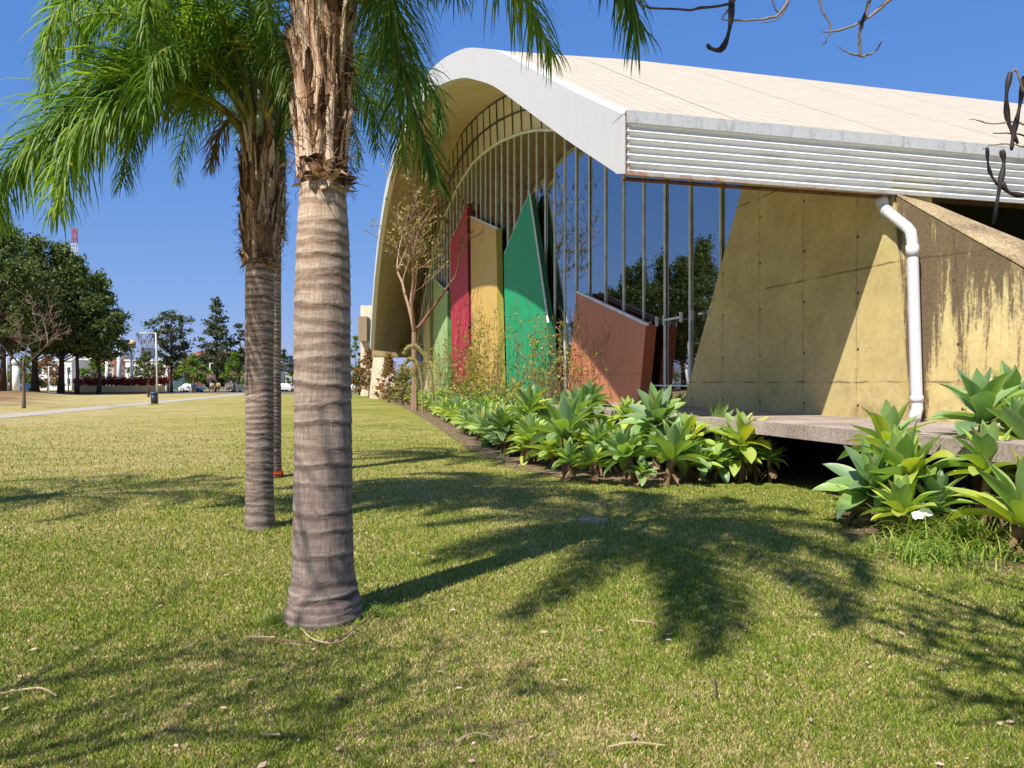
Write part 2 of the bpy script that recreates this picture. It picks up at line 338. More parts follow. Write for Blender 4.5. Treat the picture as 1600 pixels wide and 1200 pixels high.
M['frondy'] = leafy('palm_leaflet_yellow', [(.2, (.07, .15, .014)), (.5, (.16, .27, .025)), (.8, (.34, .40, .06))], .40, .5, True, .9, .3)  # brighter, yellower green leaflets used on some fronds
M['frondd'] = leafy('palm_leaflet_dry', [(.2, (.10, .05, .02)), (.5, (.22, .13, .05)), (.8, (.22, .22, .06))], .2, .7)
M['rachis'] = simple('palm_rachis', (.20, .20, .06), .5, 0, .3); M['flower'] = simple('palm_flower_stalk', (.45, .36, .08), .6, 0, .3)
M['sheath'] = simple('grey_green_sheath', (.30, .34, .24), .6, 0, .3, 10)
M['bark'] = mat_boot('grey_bark', [(.3, (.10, .07, .05)), (.7, (.30, .22, .17))]); M['barkd'] = mat_boot('dark_bark', [(.3, (.035, .022, .016)), (.7, (.10, .065, .045))])
M['barkp'] = mat_boot('pinkish_bark', [(.3, (.22, .12, .09)), (.7, (.46, .30, .22))]); M['pod'] = simple('black_seed_pod', (.035, .026, .024), .6, 0, .4, 20)
M['pine'] = leafy('dark_evergreen_leaf', [(.25, (.05, .075, .02)), (.5, (.10, .135, .034)), (.8, (.18, .21, .06))], .25, .6, True, .16)
M['casu'] = leafy('grey_green_needle', [(.25, (.045, .060, .022)), (.55, (.085, .105, .04)), (.8, (.13, .15, .06))], .15, .7, True, .16)
M['lime'] = leafy('bright_green_leaf', [(.25, (.05, .12, .012)), (.55, (.12, .22, .02)), (.8, (.26, .28, .04))], .25, .6, True, .3)
M['rusty'] = leafy('rusty_leaf', [(.25, (.10, .08, .025)), (.55, (.30, .15, .06)), (.8, (.42, .22, .10))], .2, .7, True, .6)
M['crim'] = leafy('crimson_leaf', [(.2, (.10, .008, .012)), (.55, (.32, .03, .03)), (.8, (.50, .09, .05))], .2, .6, True, .6)
M['olive'] = leafy('olive_small_leaf', [(.25, (.13, .14, .035)), (.55, (.28, .25, .08)), (.8, (.42, .34, .14))], .25, .6, True, .9)
M['vine'] = leafy('vine_leaf', [(.25, (.14, .17, .02)), (.55, (.32, .32, .05)), (.8, (.50, .36, .12))], .3, .6, True, .9)
M['twig'] = simple('dry_twig', (.20, .12, .07), .9, 0, .4, 8); M['straw'] = simple('straw_litter', (.50, .38, .22), .9, 0, .3, 20)
M['deadleaf'] = simple('dead_leaf', (.46, .33, .24), .85, 0, .35, 30)
def mat_agave():
    m = NT('agave_leaf'); g = m.n('NewGeometry'); uv = m.co('UV'); u, v, _ = m.sep(uv)
    oi = m.n('ObjectInfo'); f = m.math('ADD', m.math('MULTIPLY', g.outputs['Random Per Island'], .5), m.math('MULTIPLY', oi.outputs['Random'], .5))
    c = m.ramp(f, [(.15, (.16, .27, .14)), (.42, (.22, .36, .11)), (.66, (.34, .47, .075)), (.9, (.58, .56, .05))])
    a = m.math('ABSOLUTE', m.math('SUBTRACT', u, .5)); c = m.mix(m.math('MULTIPLY', m.math('POWER', m.math('MULTIPLY', a, 2), 8), .55), c, (.60, .58, .16))
    bl = m.noise(6, det=4); c = m.mix(m.math('MULTIPLY', m.ramp(bl, [(.4, 0.0), (.7, 1.0)]), .4), c, (.34, .46, .26))
    tipm = m.math('MULTIPLY', m.math('SUBTRACT', v, .93), 12.0, clamp=True); dead = m.math('GREATER_THAN', g.outputs['Random Per Island'], .955)
    c = m.mix(m.math('MULTIPLY', tipm, .7), c, (.20, .10, .05)); c = m.mix(m.math('MULTIPLY', dead, .7), c, (.42, .30, .14))
    sp = m.math('GREATER_THAN', m.noise(60, det=3, rough=.8), .69); c = m.mix(m.math('MULTIPLY', sp, .5), c, (.20, .15, .06))
    m.col(c); m.set(Roughness=.42); tr = m.n('BsdfTranslucent'); m.put(tr.inputs[0], m.mix(1, c, (1.5, 1.6, .5), 'MULTIPLY'))
    mx = m.n('MixShader'); mx.inputs[0].default_value = .3
    m.t.links.new(m.b.outputs[0], mx.inputs[1]); m.t.links.new(tr.outputs[0], mx.inputs[2]); m.t.links.new(mx.outputs[0], m.out.inputs[0]); return m.m
M['agave'] = mat_agave(); M['path'] = mat_concrete('path_concrete', (.30, .26, .21), (.48, .43, .36), 3)
M['road'] = simple('asphalt', (.06, .06, .062), .9); M['wht'] = simple('white_wall', (.72, .70, .68), .8, 0, .08, .3)

# ---------------------------------------------------------------- ground
def sheet(name, pts, z, mat, label=None):
    b = MB(); b.add([(x, y, z) for x, y in pts], [tuple(range(len(pts)))], [(x, y) for x, y in pts]); o = b.build(name, mat); o['kind'] = 'structure'
    return o
def ribbon(name, pts, wid, z, mat):
    b = MB(); P = bez([(x, y, z) for x, y in pts], 40); vs = []
    for i, p in enumerate(P):
        t = (P[min(i + 1, 39)] - P[max(i - 1, 0)]).normalized(); n = Vector((-t.y, t.x, 0)); w_ = wid * (1 + .05 * math.sin(i * 1.7))
        vs += [p + n * w_ / 2, p - n * w_ / 2]
    b.add(vs, [(2 * i, 2 * i + 1, 2 * i + 3, 2 * i + 2) for i in range(39)], [(v.x, v.y) for v in vs]); o = b.build(name, mat); o['kind'] = 'structure'; return o
b = MB(); gx = np.concatenate([np.linspace(-1500, -120, 8), np.linspace(-110, 60, 86), np.linspace(80, 1500, 8)])
gy = np.concatenate([np.linspace(-300, -20, 4), np.linspace(-16, 150, 84), np.linspace(180, 2600, 10)])
def gz(x, y):
    e = -1.0 - (x + .56 * y); k = max(0, min(1, e * .15)) * max(0, min(1, (y - 52) * .06)) * max(0, min(1, (112 - y) * .1))
    return .55 * k
vs = [(x, y, gz(x, y)) for y in gy for x in gx]; nx = len(gx)
b.add(vs, [(j * nx + i, j * nx + i + 1, (j + 1) * nx + i + 1, (j + 1) * nx + i) for j in range(len(gy) - 1) for i in range(nx - 1)], [(v[0], v[1]) for v in vs])
g = b.build('ground', M['lawn'], smooth=True); g['kind'] = 'structure'
ribbon('path', [(-21, 14), (-22.6, 26), (-24.2, 37), (-26.2, 48), (-28.6, 61), (-33, 84), (-39, 112), (-41, 119)], 2.1, .012, M['path'])

sheet('road', [(-320, 119), (-9, 119), (-9, 150), (-320, 158)], .01, M['road'])
sheet('pavement', [(-320, 115.6), (-9, 115.6), (-9, 118.9), (-320, 118.9)], .10, M['path'])

def blades(name, n, ymin, ymax, wmul, hmul, seed, mat, p=1.0):
    rs = np.random.RandomState(seed); t = rs.rand(n)
    Y = (ymin ** -p + t * (ymax ** -p - ymin ** -p)) ** (-1 / p)
    X = (rs.rand(n) * 2 - 1) * (.74 * Y + .5)
    # not on the planted bed, the hall or the palms
    xm = np.interp(Y, [0, 5.9, 6.2, 7.0, 8.0, 9.4, 9.9, 11.6, 12.2, 13, 14.5, 18, 28.7, 40], [99, 99, 5.2, 3.5, 3.6, 4.1, 5.6, 5.6, 1.7, .9, .25, -.75, -2.5, -4.4])
    keep = X < xm + .12 * rs.randn(n)
    for px, py, pr in ((-1.28, 5.2, .27), (-2.77, 8.43, .16), (-4.03, 12.95, .16)): keep &= (X - px) ** 2 + (Y - py) ** 2 > pr * pr
    keep &= rs.rand(len(X)) < np.clip((ymax - Y) / (ymax * .55), 0, 1); X = X[keep]; Y = Y[keep]; n = len(X)
    f = .30 * vn(X, Y, 1.3) + .28 * vn(X, Y, .42, 1) + .26 * vn(X, Y, 9, 2) + .16 * vn(X, Y, 23, 3) + .01 + .85 * (rs.rand(n) - .5)
    f += np.clip((-X - .32 * Y) * .012, -.10, .08) + np.clip((4.6 - Y) * .05, -.03, .08)
    straw = f > .485
    h = (.012 + .026 * rs.rand(n) ** 1.5) * hmul * np.where(straw, .8, 1.15); az = rs.rand(n) * 6.283
    tilt = np.where(straw, .55 + .9 * rs.rand(n), .25 + .7 * rs.rand(n)); wd = (.0022 + .0022 * rs.rand(n)) * wmul * (Y / 4.5) ** .75
    h = h * (Y / 5) ** .25; fa = rs.rand(n) * 6.283
    tx = np.cos(az) * np.sin(tilt) * h; ty = np.sin(az) * np.sin(tilt) * h; tz = np.cos(tilt) * h + .003
    sx = np.cos(fa) * wd; sy = np.sin(fa) * wd
    V = np.zeros((n, 4, 3), np.float32)
    V[:, 0] = np.stack([X - sx, Y - sy, 0 * X - .002], 1); V[:, 1] = np.stack([X + sx, Y + sy, 0 * X - .002], 1)
    V[:, 2] = np.stack([X + .55 * tx + sx * .7, Y + .55 * ty + sy * .7, tz * .68], 1); V[:, 3] = np.stack([X + tx, Y + ty, tz], 1)
    me = bpy.data.meshes.new(name); me.vertices.add(4 * n); me.vertices.foreach_set('co', V.ravel())
    me.loops.add(4 * n); me.loops.foreach_set('vertex_index', np.arange(4 * n, dtype=np.int32)); me.polygons.add(n)
    me.polygons.foreach_set('loop_start', np.arange(0, 4 * n, 4, dtype=np.int32)); me.polygons.foreach_set('loop_total', np.full(n, 4, np.int32))
    k = rs.rand(n, 1) ** 1.3; gr = (1 - k) * np.array([[.11, .18, .016]]) + k * np.array([[.37, .44, .055]]); stw = (1 - k) * np.array([[.46, .34, .14]]) + k * np.array([[.80, .67, .37]])
    c = np.where(straw[:, None], stw, gr) * (.85 + .3 * rs.rand(n, 1)); c = np.concatenate([c, np.ones((n, 1))], 1)
    a = me.color_attributes.new('Col', 'FLOAT_COLOR', 'POINT'); a.data.foreach_set('color', np.repeat(c, 4, 0).astype(np.float32).ravel())
    me.materials.append(mat); me.update(calc_edges=True); o = bpy.data.objects.new(name, me); COL.objects.link(o); return o
o = blades('grass', 900000, 2.7, 40, 1.0, 1.0, 3, M['blade'], 1.15); tag(o, 'short mown green and straw coloured grass covering the foreground lawn', 'grass', kind='stuff')

# ---------------------------------------------------------------- the hall (frame a = into the building, s = along the glass front)
kk = .258; nn = math.sqrt(1 + kk * kk)
DD = Vector((-kk / nn, 1 / nn, 0)); AA = Vector((1 / nn, kk / nn, 0)); P0 = Vector((1.657, 11.3, 0)); ZZ = Vector((0, 0, 1))
def W(a, s, z): return P0 + AA * a + DD * s + ZZ * z
SL = 1.0
F_ = [(0, 5.5), (2.27, 6.67), (4.92, 8.11), (8.24, 9.92), (12.18, 11.65), (15.8, 12.85), (19, 13.75), (24.5, 14.75), (29.5, 15.1), (34.9, 14.8), (40, 13.8), (44.5, 12.2), (48.2, 10.0), (51, 7.5), (53, 4.7)]
G_ = [(0, 5.5), (2.3, 6.75), (3.7, 7.5), (6.1, 8.8), (8.2, 10.0), (11, 11.35), (14.1, 12.6), (17.5, 13.9), (24.2, 16.05), (28.8, 17.1), (32.8, 17.8), (37.7, 18.4), (43.7, 18.0), (51, 16.2), (58.8, 12.9), (64, 9), (66.5, 4.8)]
def sm(pts, n, warp):
    xs = np.array([p[0] for p in pts]); ys = np.array([p[1] for p in pts]); t = np.linspace(0, 1, n)
    s_ = np.array([warp(q) for q in t]); z_ = np.interp(s_, xs, ys)
    for _ in range(3): z_[1:-1] = (z_[:-2] + 2 * z_[1:-1] + z_[2:]) / 4
    return list(zip(s_, z_))
NP = 90
wf = lambda q: 53 * (q - .06 * math.sin(2 * math.pi * q)); 
FP = sm(F_, NP, wf); GP = sm(G_, NP, lambda q: wf(q) + 13.5 * (wf(q) / 53) ** 2)
def offs(P, t):
    out = []
    for i, (s, z) in enumerate(P):
        a = P[max(i - 1, 0)]; b_ = P[min(i + 1, len(P) - 1)]; d = Vector((b_[0] - a[0], b_[1] - a[1])).normalized()
        out.append((s + d.y * t, z - d.x * t))
    return out
AG = 4.85
hall = empty('sports_hall', W(10, 30, 0), 'sports hall with a cream barrel vault roof over a glass front with coloured panels', 'building')
def loft(rows, name, mat, parent, smooth=True):
    b = MB(); n = len(rows[0][1]); uv = []; vs = []
    for a, P in rows:
        L = 0
        for i, (s, z) in enumerate(P):
            if i: L += math.hypot(s - P[i - 1][0], z - P[i - 1][1])
            vs.append(W(a, s, z)); uv.append((a, L))
    b.add(vs, [(r * n + i, r * n + i + 1, (r + 1) * n + i + 1, (r + 1) * n + i) for r in range(len(rows) - 1) for i in range(n - 1)], uv)
    return b.build(name, mat, parent, smooth)
def lerpP(A, B, t): return [(p[0] * (1 - t) + q[0] * t, p[1] * (1 - t) + q[1] * t) for p, q in zip(A, B)]
rows = [(.004, FP)] + [(AG * t, lerpP(FP, GP, t)) for t in (.25, .5, .75, 1)] + [(a, GP) for a in (12, 20, 30, 40)]
roof = loft(rows, 'roof', M['roof'], hall)
TH = .78
FI = offs(FP, TH); GI = offs(GP, .7)
rows = [(.06, FI)] + [(AG * t, lerpP(FI, GI, t)) for t in (.25, .5, .75, 1)] + [(a, GI) for a in (12, 20, 30, 40)]
loft(rows, 'soffit', M['soffit'], hall)
# white edge beam: front face + lip
b = MB(); FO = offs(FP, -.03); FB = offs(FP, TH + .02); n = NP
vs = [W(0, *p) for p in FO] + [W(0, *p) for p in FB] + [W(.3, *p) for p in FO] + [W(.3, *p) for p in FB]
fs = []
for i in range(n - 1): fs += [(i, i + 1, n + i + 1, n + i), (n + i, n + i + 1, 3 * n + i + 1, 3 * n + i), (i, 2 * n + i, 2 * n + i + 1, i + 1), (2 * n + i, 3 * n + i, 3 * n + i + 1, 2 * n + i + 1)]
b.add(vs, fs); b.build('edge_beam', M['beam'], hall, True).data.set_sharp_from_angle(angle=R(40))
# far end closing of the canopy
b = MB(); e0, e1, e2, e3 = FP[-1], FI[-1], GP[-1], GI[-1]
b.add([W(.02, *e0), W(.02, *e1), W(AG, *e3), W(AG, *e2)], [(0, 1, 2, 3)]); b.box(W(3.0, 62, 4.4), (4.2, 2.5, .8), (AA, DD, ZZ)); b.build('far_gutter_box', M['cop'], hall)
# corrugated fascia along the eave
fa = empty('eave', W(0, 0, 4.6), None, None); fa.parent = hall; fa.matrix_parent_inverse = Matrix.Translation(-wloc(hall))
bpy.data.objects.remove(fa)
b = MB(); A1 = 26; zt, zb = 5.40, 4.70; nr = 84; vs = []; uv = []
for a in (0.0, A1):
    for i in range(nr + 1):
        z = zb + (zt - zb) * i / nr; q = i / nr * 6; vs.append(W(a, -.04 - .038 * math.cos(q * 2 * math.pi), z)); uv.append((a, z))
b.add(vs, [(i, i + 1, nr + 2 + i, nr + 1 + i) for i in range(nr)], uv); fas = b.build('corrugated_fascia', M['fascia'], hall, True)
b = MB(); b.box(W(A1 / 2, -.075, 5.475), (A1, .05, .155), (AA, DD, ZZ)); b.box(W(A1 / 2, .2, 5.565), (A1, .6, .03), (AA, DD, ZZ)); b.build('flashing', M['cap'], fas)
b = MB(); b.box(W(A1 / 2, -.06, 4.665), (A1, .07, .06), (AA, DD, ZZ)); b.build('drip_edge', M['fascia'], fas)
b = MB(); b.box(W(A1 / 2, .10, 4.625), (A1 - .02, .12, .03), (AA, DD, ZZ)); b.box(W(-.004, -.06, 5.1), (.012, .02, .95), (AA, DD, ZZ)); b.build('rusty_gutter', M['rust'], fas)
b = MB(); b.prism([(0, 4.66), (.0, 5.5), (1.1, 5.9), (1.1, 5.4)], lambda p, q, t: W(t, p, q), .1, .14); b.build('end_cap', M['beam'], fas)

b = MB(); b.prism([(-.05, 4.66), (-.05, 5.5), (.12, 5.56), (.7, 5.2), (.33, 4.76)], lambda p, q, t: W(t, p, q), -.006, .05); b.build('beam_end', M['beam'], fas)
# buttress wall (face in the glass plane) and its raking strut
CA = 4.66
b = MB(); b.prism([(-.37, SL), (-.02, 4.66), (.0, 5.1), (4.3, 6.6), (4.55, 5.8), (7.31, SL)], lambda p, q, t: W(t, p, q), CA, CA + .75); bw = b.build('buttress_wall', M['yel'], hall)
b = MB(); E = Vector((.55, -.835, 0)).normalized(); EN = Vector((.835, .55, 0)).normalized()
c0 = W(CA + .02, -.37, 0); c1 = W(CA + .02, -.06, 0)
def SW(p, q, t):
    q0 = (q - SL) / (4.63 - SL); base = c0 * (1 - q0) + c1 * q0; v_ = base + E * p + EN * t; return Vector((v_.x, v_.y, q))
poly = [(0, SL), (0, 4.62), (1.62, 3.32), (4.95, .62), (4.95, -.2), (1.0, -.2)]
b.prism(poly, SW, 0.0, .66); st = b.build('raking_strut', M['yelm'], hall)
b = MB(); cp = [(0, 4.635), (.8, 3.99), (1.62, 3.345), (4.97, .64)]; vs = []
for p, q in cp:
    rz_ = .16 * min(p, 1.6) + .02
    vs += [SW(p, q, -.012), SW(p, q + .025, -.012), SW(p, q + .025 + rz_, .72), SW(p, q - .05, .72)]
b.add(vs, [(4 * i + a, 4 * i + (a + 1) % 4, 4 * i + 4 + (a + 1) % 4, 4 * i + 4 + a) for i in range(3) for a in range(4)] + [(0, 1, 2, 3), (15, 14, 13, 12)]); b.build('coping', M['cop'], st)

# slab / terrace and the dark void beneath it
b = MB(); edge = [(2.15, -9), (2.25, -.1), (2.05, 1.5), (1.75, 3.5), (1.75, 9.5), (3.6, 10.2), (3.6, 64), (6, 64), (6, -9)]
b.prism(edge, lambda p, q, t: W(p, q, t), SL - .2, SL); sl = b.build('terrace_slab', M['slab'], hall)
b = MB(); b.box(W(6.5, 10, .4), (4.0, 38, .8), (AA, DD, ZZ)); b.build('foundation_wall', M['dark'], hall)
b = MB(); b.box(W(24, 33, SL - .12), (38, 62, .2), (AA, DD, ZZ)); b.build('hall_floor', M['floor'], hall)
b = MB(); b.box(W(39, 33, 8), (.4, 66, 16), (AA, DD, ZZ)); b.box(W(24, 62, 5), (38, .4, 8), (AA, DD, ZZ))
b.box(W(26, 18, 2.4), (26, 6, 2.8), (AA, DD, ZZ)); b.box(W(22, 40, 2.6), (16, 10, 3.2), (AA, DD, ZZ)); b.build('inner_wall', M['inw'], hall)
# side glazing under the near eave with trusses
b = MB(); b.box(W(22.5, 3.2, 2.0), (33, .2, 2.2), (AA, DD, ZZ)); b.build('side_sill', M['inw'], hall)
for a in (8.3, 12, 16, 20, 24):
    b = MB(); b.box(W(a, 3.0, 3.2), (.16, .16, 4.5), (AA, DD, ZZ)); b.build('side_column', M['steel'], hall)
b = MB()
for j in range(12):
    a = 5.8 + j * 1.5; b.tube([W(a, 2.6, 4.0), W(a + .75, 2.6, 4.5)], .022, 5); b.tube([W(a + .75, 2.6, 4.5), W(a + 1.5, 2.6, 4.0)], .022, 5)
b.tube([W(5.8, 2.6, 4.0), W(24, 2.6, 4.0)], .03, 5); b.tube([W(5.8, 2.6, 4.5), W(24, 2.6, 4.5)], .03, 5); b.build('roof_truss', M['steel'], hall)

# glass front
GT = [(3.9, 6.1), (5.7, 6.6), (8.7, 7.7), (11.6, 8.9), (14.7, 10.2), (17.56, 11.3), (21, 12.4), (23.7, 13.1), (27.5, 13.9), (31, 14.4), (34.65, 14.75), (39.5, 14.6), (45, 13.7), (50, 11.9), (55.5, 9.0), (60, 5.5), (62.5, 2.2)]
gtop = lambda s: float(np.interp(s, [p[0] for p in GT], [p[1] for p in GT]))
gsx = [p[0] for p in GI]; gsz = [p[1] for p in GI]
gsof = lambda s: float(np.interp(s, gsx, gsz))
gw = MB()
ms = [4.25, 5.72, 7.24, 8.68, 10.08, 11.56, 13.1, 14.62, 16.0, 17.3]
while ms[-1] < 61.5: ms.append(ms[-1] + 1.27)
N = 40
b = MB(); cv = [W(AG - .06, s, gtop(s)) for s in np.linspace(4.2, 62.4, 70)]; b.tube(cv, .07, 6); gf = b.build('glass_front_rail', M['mull'], hall, True)
rnd = random.Random(4)
for i, s in enumerate(ms):
    zt_ = gtop(s); b = MB(); b.box(W(AG - .025, s, (SL + zt_) / 2), (.04, .052, zt_ - SL), (AA, DD, ZZ)); b.box(W(AG - .05, s - .006, (SL + zt_) / 2), (.02, .02, zt_ - SL), (AA, DD, ZZ), 0)
    b.build('mullion', [M['mull'], M['mulld']], hall)
    if i < len(ms) - 1:
        s2 = ms[i + 1]; y = rnd.uniform(-.014, .014); y2 = rnd.uniform(-.007, .007); b = MB()
        zz = [SL, (SL + zt_) * .5, None]; nn_ = 8; vs = []
        for sI, off in ((s + .034, y), (s2 - .034, -y)):
            ztt = gtop(sI); 
            for k in range(nn_ + 1):
                z = SL + (ztt - SL) * k / nn_; vs.append(W(AG + off + y2 * math.sin(k * .8 + i) + .004 * math.sin(k * 2.1 + sI * 3), sI, z))
        b.add(vs, [(k, k + 1, nn_ + 2 + k, nn_ + 1 + k) for k in range(nn_)]); b.build('glass_pane', M['glass'], hall, True)
# low door rail and door hardware near the wall
for i in range(1, 4):
    b = MB(); b.box(W(AG - .03, (ms[i] + ms[i + 1]) / 2, 1.52), (.05, ms[i + 1] - ms[i] - .07, .035), (AA, DD, ZZ)); b.build('door_rail', M['mull'], hall)
    b = MB(); s = ms[i] + .1; b.box(W(AG - .16, s + .12, 3.28), (.06, .07, .26), (AA, DD, ZZ)); b.box(W(AG - .16, s + 1.1, 3.28), (.06, .07, .26), (AA, DD, ZZ))
    b.box(W(AG - .16, s + .6, 3.28), (.05, 1.0 if i == 2 else .2, .05), (AA, DD, ZZ)); b.build('glass_bracket', M['beam'], hall)
# upper band of glass facets between the mullion heads and the soffit
bs = [4.3 + 1.6 * i for i in range(37)]
for i in range(len(bs) - 1):
    s, s2 = bs[i], bs[i + 1]
    z0, z1 = gtop(s), gtop(s2); t0, t1 = gsof(s), gsof(s2)
    if t0 - z0 < .15 and t1 - z1 < .15: continue
    b = MB(); j = rnd.uniform(-.02, .02); tilt = -.10; m0, m1 = (z0 + t0) / 2, (z1 + t1) / 2
    b.add([W(AG, s + .03, z0 + .05), W(AG + j, s2 - .03, z1 + .05), W(AG + tilt * .5, s2 - .03, m1 - .03), W(AG + tilt * .5 + j, s + .03, m0 - .03)], [(0, 1, 2, 3)])
    b.add([W(AG + tilt * .5, s + .03, m0 + .03), W(AG + tilt * .5 + j, s2 - .03, m1 + .03), W(AG + tilt, s2 - .03, t1), W(AG + tilt + j, s + .03, t0)], [(0, 1, 2, 3)])
    b.build('upper_pane', M['band'] if s < 33 else M['band2'], hall)  # painted reflection is whiter on the near panes, far ones mirror more
b = MB(); b.tube([W(AG - .12, s, (gtop(s) + gsof(s)) / 2) for s in np.linspace(6, 60, 60)], .035, 5); b.tube([W(AG - .16, s, gsof(s) - .02) for s in np.linspace(4, 62, 60)], .09, 5)
for s in bs: b.tube([W(AG - .05, s, gtop(s)), W(AG - .12, s, gsof(s))], .025, 4)
b.build('upper_frame', M['steel'], hall)

# coloured panels standing before the glass
PA = 4.40
panels = [('orange', [(9.45, SL), (15.8, SL), (14.76, 4.72), (8.97, 3.16)], .32, 'terracotta orange slanted panel nearest the doors'),
          ('green', [(17.7, SL), (24.6, SL), (25.2, 6.4), (25.27, 7.74), (20.9, 9.6), (18.2, 3.9)], .30, 'tall deep green pointed panel'),
          ('yellow', [(26.1, SL), (32.9, SL), (33.4, 11.25), (26.9, 9.3)], .3, 'tall ochre yellow panel'),
          ('red', [(33.7, SL), (39.7, SL), (40.26, 10.95), (34.4, 11.07 + 1.2)], .3, 'tall crimson red panel'),
          ('lgreen', [(41.3, SL), (47.6, SL), (47.7, 9.5), (41.3, 7.7)], .3, 'pale green panel'),
          ('cream', [(49.0, SL), (53.2, SL), (53.2, 6.9), (50.0, 8.0)], .3, 'cream panel'),
          ('blue', [(54.4, SL), (57.8, SL), (58.1, 4.5), (54.6, 4.8)], .3, 'small bright blue panel')]
for nm, poly, th, lb in panels:
    b = MB(); fn = lambda p, q, t: W(t, p, q); n = len(poly)
    b.add([fn(p, q, PA) for p, q in poly], [tuple(range(n))], poly, 0)
    b.add([fn(p, q, PA + th) for p, q in poly], [tuple(range(n - 1, -1, -1))], poly, 1)
    for i in range(n):
        p, q = poly[i], poly[(i + 1) % n]; b.add([fn(*p, PA), fn(*p, PA + th), fn(*q, PA + th), fn(*q, PA)], [(0, 1, 2, 3)], None, 1)
    o = b.build('colour_panel', [M['p_' + nm], M['e_' + nm]], hall); o['label'] = lb
    b = MB()
    top = [p for p in poly if p[1] > 2]
    for i in range(len(top) - 1): b.tube([fn(*top[i], PA + .05) + ZZ * .03, fn(*top[i + 1], PA + .05) + ZZ * .03], .05, 5)
    b.build('cap_strip', M['mull'], o)

# drainpipe on the wall corner
dp = [W(4.56, .12, 4.64), W(4.56, .10, 4.50), W(4.56, .04, 4.40), W(4.55, -.44, 4.03), W(4.55, -.52, 3.94), W(4.55, -.55, 3.8), W(4.54, -.66, 1.30), W(4.53, -.68, 1.20), W(4.42, -.76, 1.10), W(4.36, -.82, 1.06)]
b = MB(); b.tube(dp, .085, 18); pipe = b.build('drainpipe', M['pvc'], hall, True)
for p, q in ((dp[0], dp[1]), (dp[2], dp[2] * .9 + dp[3] * .1), (dp[5] * .97 + dp[6] * .03, dp[5] * .9 + dp[6] * .1), (dp[6] * .96 + dp[5] * .04, dp[6])):
    b = MB(); b.tube([p, q], .096, 18); b.build('pipe_collar', M['pvc'], pipe, True)

# ---------------------------------------------------------------- palms
def frond(ctrl, rnd, leaf=.55, dens=46, mats=('frond',), parent=None, droop=1.0, width=.017, name='frond', plum=1.0):
    ctrl = [Vector(c) for c in ctrl]; n = 26; P = bez(ctrl, n)
    Ls = [0]
    for i in range(1, n): Ls.append(Ls[-1] + (P[i] - P[i - 1]).length)
    L = Ls[-1]; b = MB(); b.tube(P, [.030 * (1 - .9 * i / (n - 1)) + .003 for i in range(n)], 5, mi=1)
    N_ = int(L * dens)
    for k in range(N_):
        t = .16 + .84 * (k + rnd.random() * .6) / N_; d = t * L
        i = max(j for j in range(n) if Ls[j] <= d + 1e-9); i = min(i, n - 2); f = (d - Ls[i]) / max(1e-6, Ls[i + 1] - Ls[i])
        p = P[i].lerp(P[i + 1], f); T = (P[i + 1] - P[i]).normalized()
        side = T.cross(ZZ); side = side.normalized() if side.length > .15 else Vector((math.cos(k), math.sin(k), 0)); up = side.cross(T).normalized()
        prof = math.sin(min(1, (t - .10) / .28) * math.pi / 2) * (1 - .62 * max(0, (t - .45) / .55) ** 1.5)
        for sg in (-1, 1):
            if rnd.random() < .06: continue
            ang = rnd.gauss(0, .62) * plum; fw = .55 + .25 * rnd.random() + .5 * t * t
            d0 = (side * sg * math.cos(ang) + up * math.sin(ang) + T * fw).normalized()
            ln = leaf * prof * rnd.uniform(.78, 1.12); wd = width * rnd.uniform(.75, 1.2) * (.5 + .5 * prof); q = p.copy(); dd = d0.copy(); ns = 5
            pts = [q.copy()]; dr = droop * rnd.uniform(.5, 1.4)
            for j in range(ns):
                q = q + dd * ln / ns; pts.append(q.copy()); dd = (dd + Vector((0, 0, -1)) * .42 * dr * (.35 + j * .33)).normalized()
            wv = dd.cross(d0); wv = wv.normalized() if wv.length > .05 else T
            wv = (wv + up * rnd.uniform(-.7, .7)).normalized(); vs = []
            for j, q in enumerate(pts):
                ww = wd * (.55, 1, 1, .8, .5, .06)[j]; vs += [q - wv * ww / 2 * 1.0, q + wv * ww / 2]
            b.add(vs, [(2 * j, 2 * j + 1, 2 * j + 3, 2 * j + 2) for j in range(ns)])
    return b.build(name, [M[mats[0]], M['rachis']], parent)
def auto_frond(base, az, elev, L, rnd, parent, bend=1.0, **kw):
    """generic arching frond: az in radians, elev start angle"""
    p = Vector(base); pts = [p.copy()]; e = elev; h = Vector((math.cos(az), math.sin(az), 0)); n = 7
    for j in range(n):
        p = p + (h * math.cos(e) + ZZ * math.sin(e)) * (L / n); pts.append(p.copy()); e -= bend * (.16 + .12 * j) * rnd.uniform(.9, 1.1)
        e = max(e, -1.45)
    return frond(pts, rnd, parent=parent, **kw)
